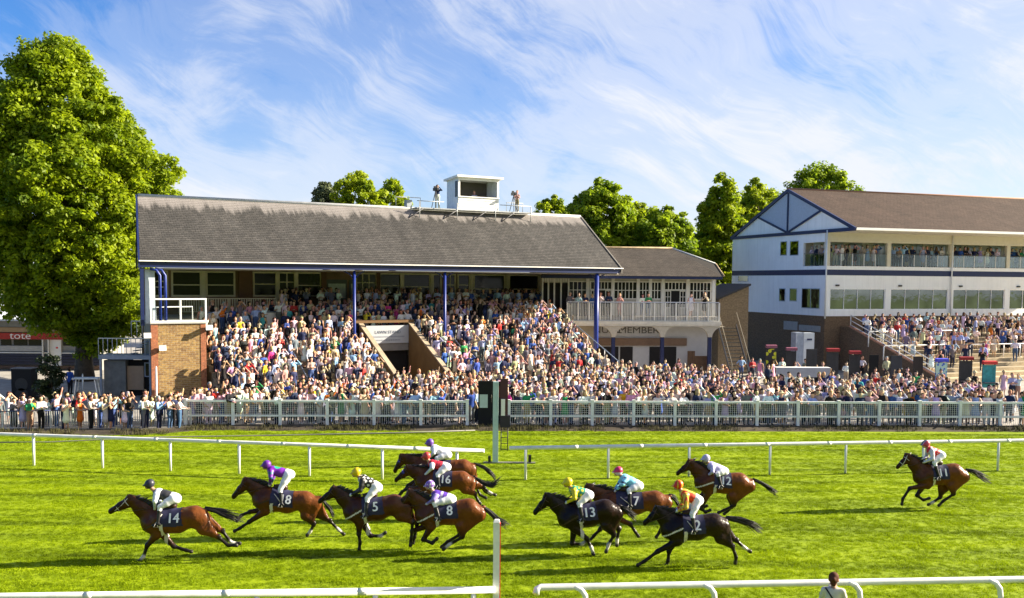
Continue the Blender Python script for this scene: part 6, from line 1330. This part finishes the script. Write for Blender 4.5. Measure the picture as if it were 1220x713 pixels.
    if cloth is not None and h.get('cloth', True):
        tm = text_mesh(h['id'], .31, .0); c1_ = np.array([v.co for v in tm.vertices]); fcs = [tuple(p.vertices) for p in tm.polygons]; nc = W + a * (c1 - .19) + n * .25
        if len(c1_):
            co = np.concatenate([c1_ + np.array([dx_, dy_, 0]) for dx_, dy_ in ((-.008, 0), (.008, 0), (0, .006))]); fcs = [tuple(i + k_ * len(c1_) for i in f_) for k_ in range(3) for f_ in fcs]
            ah = a if a[0] > 0 else -a; xz = np.stack([nc[0] + co[:, 0] * ah[0] * 1.12 - co[:, 1] * 1.12 * n[0], nc[2] + co[:, 0] * ah[2] * 1.12 - co[:, 1] * 1.12 * n[2]], 1)
            yy = side_y(xz) - .030
            # flat digits laid on the flank: plane fitted to the skin behind them and moved just clear of it
            Ax = np.stack([xz[:, 0], xz[:, 1], np.ones(len(xz))], 1); cf = np.linalg.lstsq(Ax, yy, rcond=None)[0]; yf = Ax @ cf
            gx, gz = np.meshgrid(np.linspace(xz[:, 0].min(), xz[:, 0].max(), 12), np.linspace(xz[:, 1].min(), xz[:, 1].max(), 12)); gp = np.stack([gx.ravel(), gz.ravel()], 1)
            yg = side_y(gp) - .020; yf += min(0., float((yg - np.stack([gp[:, 0], gp[:, 1], np.ones(len(gp))], 1) @ cf).min())) - .004
            yf -= np.repeat(np.arange(3) * .002, len(c1_)); tm = bpy.data.meshes.new('number'); tm.from_pydata([(xz[i, 0], yf[i], xz[i, 1]) for i in range(len(xz))], [], fcs); tm.update()
            tm.materials.clear(); nm = link('number', tm, M_num, cloth)
    # mane and tail
    r = np.random.RandomState(int(h['id']) + 3); mn = MB(); c0_ = W - a * .02 + n * .02
    up = np.array([-d[2], 0, d[0]]); up = up / np.linalg.norm(up); up = up if up[2] > 0 else -up
    for i in range(34):
        f_ = i / 33; b_ = c0_ + (PO - c0_) * f_ + up * (.015 + .035 * math.sin(math.pi * min(1, f_ * 1.1))); q = np.array([.12 + .10 * r.rand(), .05 * r.randn(), .03 + .07 * r.rand()])
        mn.tube([b_ - up * .06, b_ + up * .03 + q * .35, b_ + q + up * .02], [.030, .022, .004], 5)
    fl_ = PO + up * .03
    for i in range(5): mn.tube([fl_ - hu * .02, fl_ + hu * .07 - hn_ * .03, fl_ + hu * .16 + np.array([0, .03 * r.randn(), 0]) - hn_ * .05], [.025, .018, .004], 5)
    mn.build('mane', M_hair_b, root)
    TP_ = [P(p) for p in h['tail']]; tl = MB()
    for i in range(46):
        o_ = r.randn(3) * np.array([.3, 1, 1.]); le = .72 + .34 * r.rand(); pts = []; rad = []
        for q in range(9):
            f_ = q / 8 * le * (len(TP_) - 1); i0 = min(int(f_), len(TP_) - 2); u = f_ - i0; p_ = TP_[i0] * (1 - u) + TP_[i0 + 1] * u
            sp = .012 + .055 * (q / 8) ** 1.1; pts.append(p_ + o_ * sp + np.array([0, 0, .02 * math.sin(q * .8 + i)])); rad.append(.016 * (1 - .78 * (q / 8) ** 2))
        tl.tube(pts, rad, 5)
    tl.build('tail', M_hair_b, root)
    # bridle and reins
    br = MB()
    def ring(c, ax, rad_y, rad_o, n_=14, r_=.010):
        o_ = np.array([-ax[2], 0, ax[0]]); br.tube([c + o_ * rad_o * math.cos(q) + np.array([0, 1, 0]) * rad_y * math.sin(q) for q in np.linspace(0, 2 * math.pi, n_)], r_, 5)
    ring(PO + hd * .60 + hn_ * .05, hu, .074, .092); ring(PO + hd * .16 + hn_ * .075, hu, .098, .125)
    for s in (-1, 1): br.tube([PO + np.array([0, s * .07, .02]), PO + hd * .4 + hn_ * .05 + np.array([0, s * .085, 0]), PO + hd * .74 + hn_ * .07 + np.array([0, s * .065, 0])], .011, 5)
    br.build('bridle', M_web if h['id'] in ('14', '11') else M_lea, root)
    rn = MB(); hand = P(h['j']['hand'], -.10); bit = PO + hd * .78 + hn_ * .06
    for s in (-1, 1): hh = np.array([hand[0], s * .08, hand[2]]); b_ = bit + np.array([0, s * .06, 0]); rn.tube([b_, (b_ + hh) / 2 + np.array([0, s * .06, -.03]), hh], .010, 5)
    rn.build('reins', MATS['leather'], root)
    if h['id'] in ('10', '16'): # noseband roll / blinkers
        bl = MB()
        for s in (-1, 1): bl.tube([PO + hd * .30 + np.array([0, s * .085, 0]) - hn_ * .0, PO + hd * .36 + np.array([0, s * .115, 0])], [.06, .045], 8)
        bl.build('blinkers', mat('hood_blue', (.03, .03, .25), .6), root)
    # stirrup leathers are drawn with the rider; eye
    ey = MB()
    for s in (-1, 1): c = PO + hd * .34 + np.array([0, s * .083 * sc_, 0]) - hn_ * (-.02); ey.tube([c, c + np.array([0, s * .008, 0])], [.02, .012], 8)
    ey.build('eye', MATS['boot_black'], root)
    build_jockey(h, X0, Y, P, W, a, n)
    return allz
def silk_color(kind, V, lab, J):
    """V relative; lab: 0 skin 2 torso 3 breeches 4 boots 5 sleeve"""
    C = np.zeros((len(V), 3), np.float32); wht = np.array([.76, .77, .80]); C[:] = (.45, .25, .17)
    base = {'black_white': (.03, .03, .035), 'purple_green': (.16, .015, .33), 'black_spots': (.012, .012, .014), 'white': (.68, .68, .74), 'red_band': (.52, .02, .045), 'purple': (.10, .035, .36), 'green_spots': (.02, .27, .17), 'sky_blue': (.22, .58, .78), 'lavender': (.50, .46, .74), 'red_yellow': (.62, .05, .012), 'red_check': (.58, .02, .03)}[kind]
    slv = {'black_white': (.62, .66, .75), 'green_spots': (.66, .55, .01), 'white': (.66, .68, .78), 'red_band': (.60, .64, .72), 'red_check': (.66, .62, .66), 'red_yellow': (.62, .42, .04)}.get(kind, base)
    C[lab == 2] = base; C[lab == 5] = slv; C[lab == 3] = wht; C[lab == 4] = (.014, .014, .016); C[lab == 6] = (.70, .70, .72)
    t = lab == 2; ax = J['hip'] - J['sh']; L_ = np.linalg.norm(ax); u = ((V - J['sh']) @ (ax / L_)) / L_; e3 = np.array([-(ax / L_)[2], 0, (ax / L_)[0]]); v = (V - J['sh']) @ e3
    if kind == 'black_white': C[t & (u < .16) & (u > -.2)] = (.70, .70, .74)
    elif kind in ('black_spots', 'green_spots'):
        row = u * L_ / .105; th = np.arctan2(V[:, 1], v + .02) * .15 / .125 + .5 * np.floor(row + .5); r_ = np.hypot((row - np.round(row)) * .105, (th - np.round(th)) * .125)
        C[t & (r_ < .036)] = (.74, .74, .72) if kind == 'black_spots' else (.66, .56, .02)
    elif kind == 'purple_green': C[t & (np.hypot(u - .28, V[:, 1] / L_) < .2)] = (.02, .48, .24); C[(lab == 5) & (np.sin(V[:, 2] * 42) > .2)] = (.03, .10, .20)
    elif kind == 'purple': C[t & (np.abs(u - .35) < .08)] = (.55, .50, .66); C[(lab == 5)] = (.28, .22, .55)
    elif kind == 'sky_blue': C[(lab == 5) & (np.sin(V[:, 2] * 40 + V[:, 0] * 12) > .45)] = (.03, .05, .12)
    elif kind == 'red_yellow': C[t & (np.abs(V[:, 1]) < .09) & (u < .8)] = (.70, .52, .05); C[t & (u > .82)] = (.70, .52, .05); C[(lab == 5) & (np.sin(V[:, 1] * 90) > .5)] = (.58, .05, .012)
    elif kind == 'red_check': C[t & (np.sin(u * 15) * np.sin(V[:, 1] * 26 + 1) > .25)] = (.68, .64, .66)
    elif kind == 'red_band': C[t & (np.sin(u * 26) > .75)] = (.10, .01, .02)
    return C
def build_jockey(h, X0, Y, P, W, a, n):
    j = h['j']; J = {k: P(v) for k, v in j.items()}
    root = empty('person', (X0 + J['hip'][0], Y, J['hip'][2]), 0, h['jl'], 'jockey', 'jockeys'); off = np.array([J['hip'][0], 0, J['hip'][2]])
    pr = []
    def add(p, q, ra, rb, l, kk=.03, ys=1.): pr.append((np.asarray(p, float), np.asarray(q, float), ra, rb, ys, l, kk))
    sh, hp, hd = J['sh'], J['hip'], J['head']; ax = hp - sh; e = ax / np.linalg.norm(ax)
    down = np.array([e[2], 0, -e[0]]); down = down if down[2] < 0 else -down
    sh_ = sh + down * .10; hp_ = hp + down * .11 - e * .06
    add(sh_, sh_ * .5 + hp_ * .5, .146, .140, 2, .05, 1.15); add(sh_ * .5 + hp_ * .5, hp_ - e * .08, .140, .134, 2, .05, 1.1); add(hp_ - e * .05, hp_ + e * .04, .146, .140, 3, .05, 1.15)
    nk = hd + np.array([.03, 0, -.05]); add(sh_ - e * .04, nk, .062, .055, 0, .03); add(hd + np.array([.0, 0, .0]), hd + np.array([-.045, 0, -.055]), .092, .062, 0, .03); add(hd + np.array([-.105, 0, -.03]), hd + np.array([-.10, 0, -.05]), .014, .016, 0, .015)
    for s in (-1, 1):
        y = np.array([0, s, 0.]); shp = sh_ + y * .165; el = P(j['elb']) + y * .25; ha = P(j['hand']) + y * .085
        add(shp, (shp + el) / 2, .080, .070, 5, .04); add((shp + el) / 2, el, .070, .060, 5, .03); add(el, ha - (ha - el) * .15, .057, .040, 5, .03)
        dd = (ha - el) / np.linalg.norm(ha - el); add(ha - dd * .05, ha + dd * .02, .036, .042, 6, .02)
        for q in range(4): f0 = ha + dd * .035 + np.array([0, 0, .032 - .02 * q]); add(f0, f0 + dd * (.035 - .004 * abs(q - 1)) - y * .012, .012, .011, 6, .008); add(f0 + dd * .035 - y * .012, f0 + dd * .015 - y * .042, .011, .010, 6, .008)
        add(ha + np.array([0, 0, .035]), ha + dd * .03 + np.array([0, 0, .055]) - y * .02, .014, .012, 6, .01)
        th = hp_ + y * .10; kn = P(j['knee']) + y * .21 + np.array([0, 0, .0]); ft = P(j['foot']) + y * .31
        kn2 = kn; add(th, (th + kn2) / 2, .118, .098, 3, .04); add((th + kn2) / 2, kn2, .098, .074, 3, .03)
        bt = kn2 + (ft - kn2) * .22; add(kn2, bt, .062, .056, 3, .03); add(bt, ft, .056, .040, 4, .02); add(ft + np.array([.04, 0, -.02]), ft + np.array([-.14, 0, -.045]), .042, .032, 4, .02)
    V, Q = surface(pr, .0185); lab = sdf_eval(V.astype(np.float32), pr, True)[1]; C = silk_color(h['silk'], V, lab, dict(sh=sh_, hip=hp_))
    me = np_mesh('body', V - off, Q, True); set_col(me, 'Col', C); link('body', me, M_silk, root)
    # helmet with cover and peak, goggles
    hc = hd + np.array([.012, 0, .028]); hp2 = [(hc, hc + np.array([.015, 0, .015]), .127, .124, 1., 0, .02), (hc + np.array([-.10, 0, -.02]), hc + np.array([-.165, 0, -.045]), .035, .018, 3.2, 0, .03)]
    hv, hq = surface(hp2, .016); hm = np_mesh('helmet', hv - off, hq, True); cc = np.tile(np.array(h['cap'], np.float32), (len(hv), 1))
    if h['id'] == '8': ang = np.sin(hv[:, 0] * 62) * np.sin(hv[:, 1] * 62) * 1. + np.sin(hv[:, 2] * 62) * .5; cc[ang > .45] = (.72, .7, .74)
    if h['id'] == '11': cc[(np.abs(hv[:, 1]) < .05) & (hv[:, 0] < hc[0] + .04)] = (.05, .04, .12); cc[np.abs(hv[:, 1]) > .07] = (.5, .06, .10)
    if h['id'] == '7': cc[hv[:, 2] < hc[2] - .03] = (.70, .66, .68)
    if h['id'] == '2': cc[np.sin(np.arctan2(hv[:, 1] - 0, hv[:, 0] - hc[0]) * 6) > .6] = (.66, .40, .02)
    set_col(hm, 'Col', cc); link('helmet', hm, M_silk, root)
    gg = MB().tube([hd - off + np.array([-.075, -.075, .0]), hd - off + np.array([-.108, -.03, .0]), hd - off + np.array([-.108, .03, .0]), hd - off + np.array([-.075, .075, .0])], .024, 6); gg.build('goggles', MATS['boot_black'], root)
    st = MB()
    for s in (-1, 1):
        ft = P(j['foot']) + np.array([0, s * .31, 0]) - off; top = W + a * .24 + n * .12 + np.array([0, s * .24, 0]) - off; st.tube([top, ft + np.array([-.03, 0, .05])], .010, 5); st.tube([ft + np.array([-.03, 0, .06]), ft + np.array([-.10, s * .05, -.08]), ft + np.array([.02, s * .05, -.08]), ft + np.array([-.03, 0, .06])], .010, 5)
    st.build('stirrups', MATS['white_webbing'], root)
    if h['silk'] == 'black_white': 
        kn = P(j['knee']) - off; 
for h in HORSES: print(h['id'], 'hoof z', round(float(build_horse(h)), 2), 'W', gnd(*h['g'])[1].round(1), (aty(*h['wit'], gnd(*h['g'])[1])[2]).round(2), (aty(*h['cro'], gnd(*h['g'])[1])[2]).round(2))
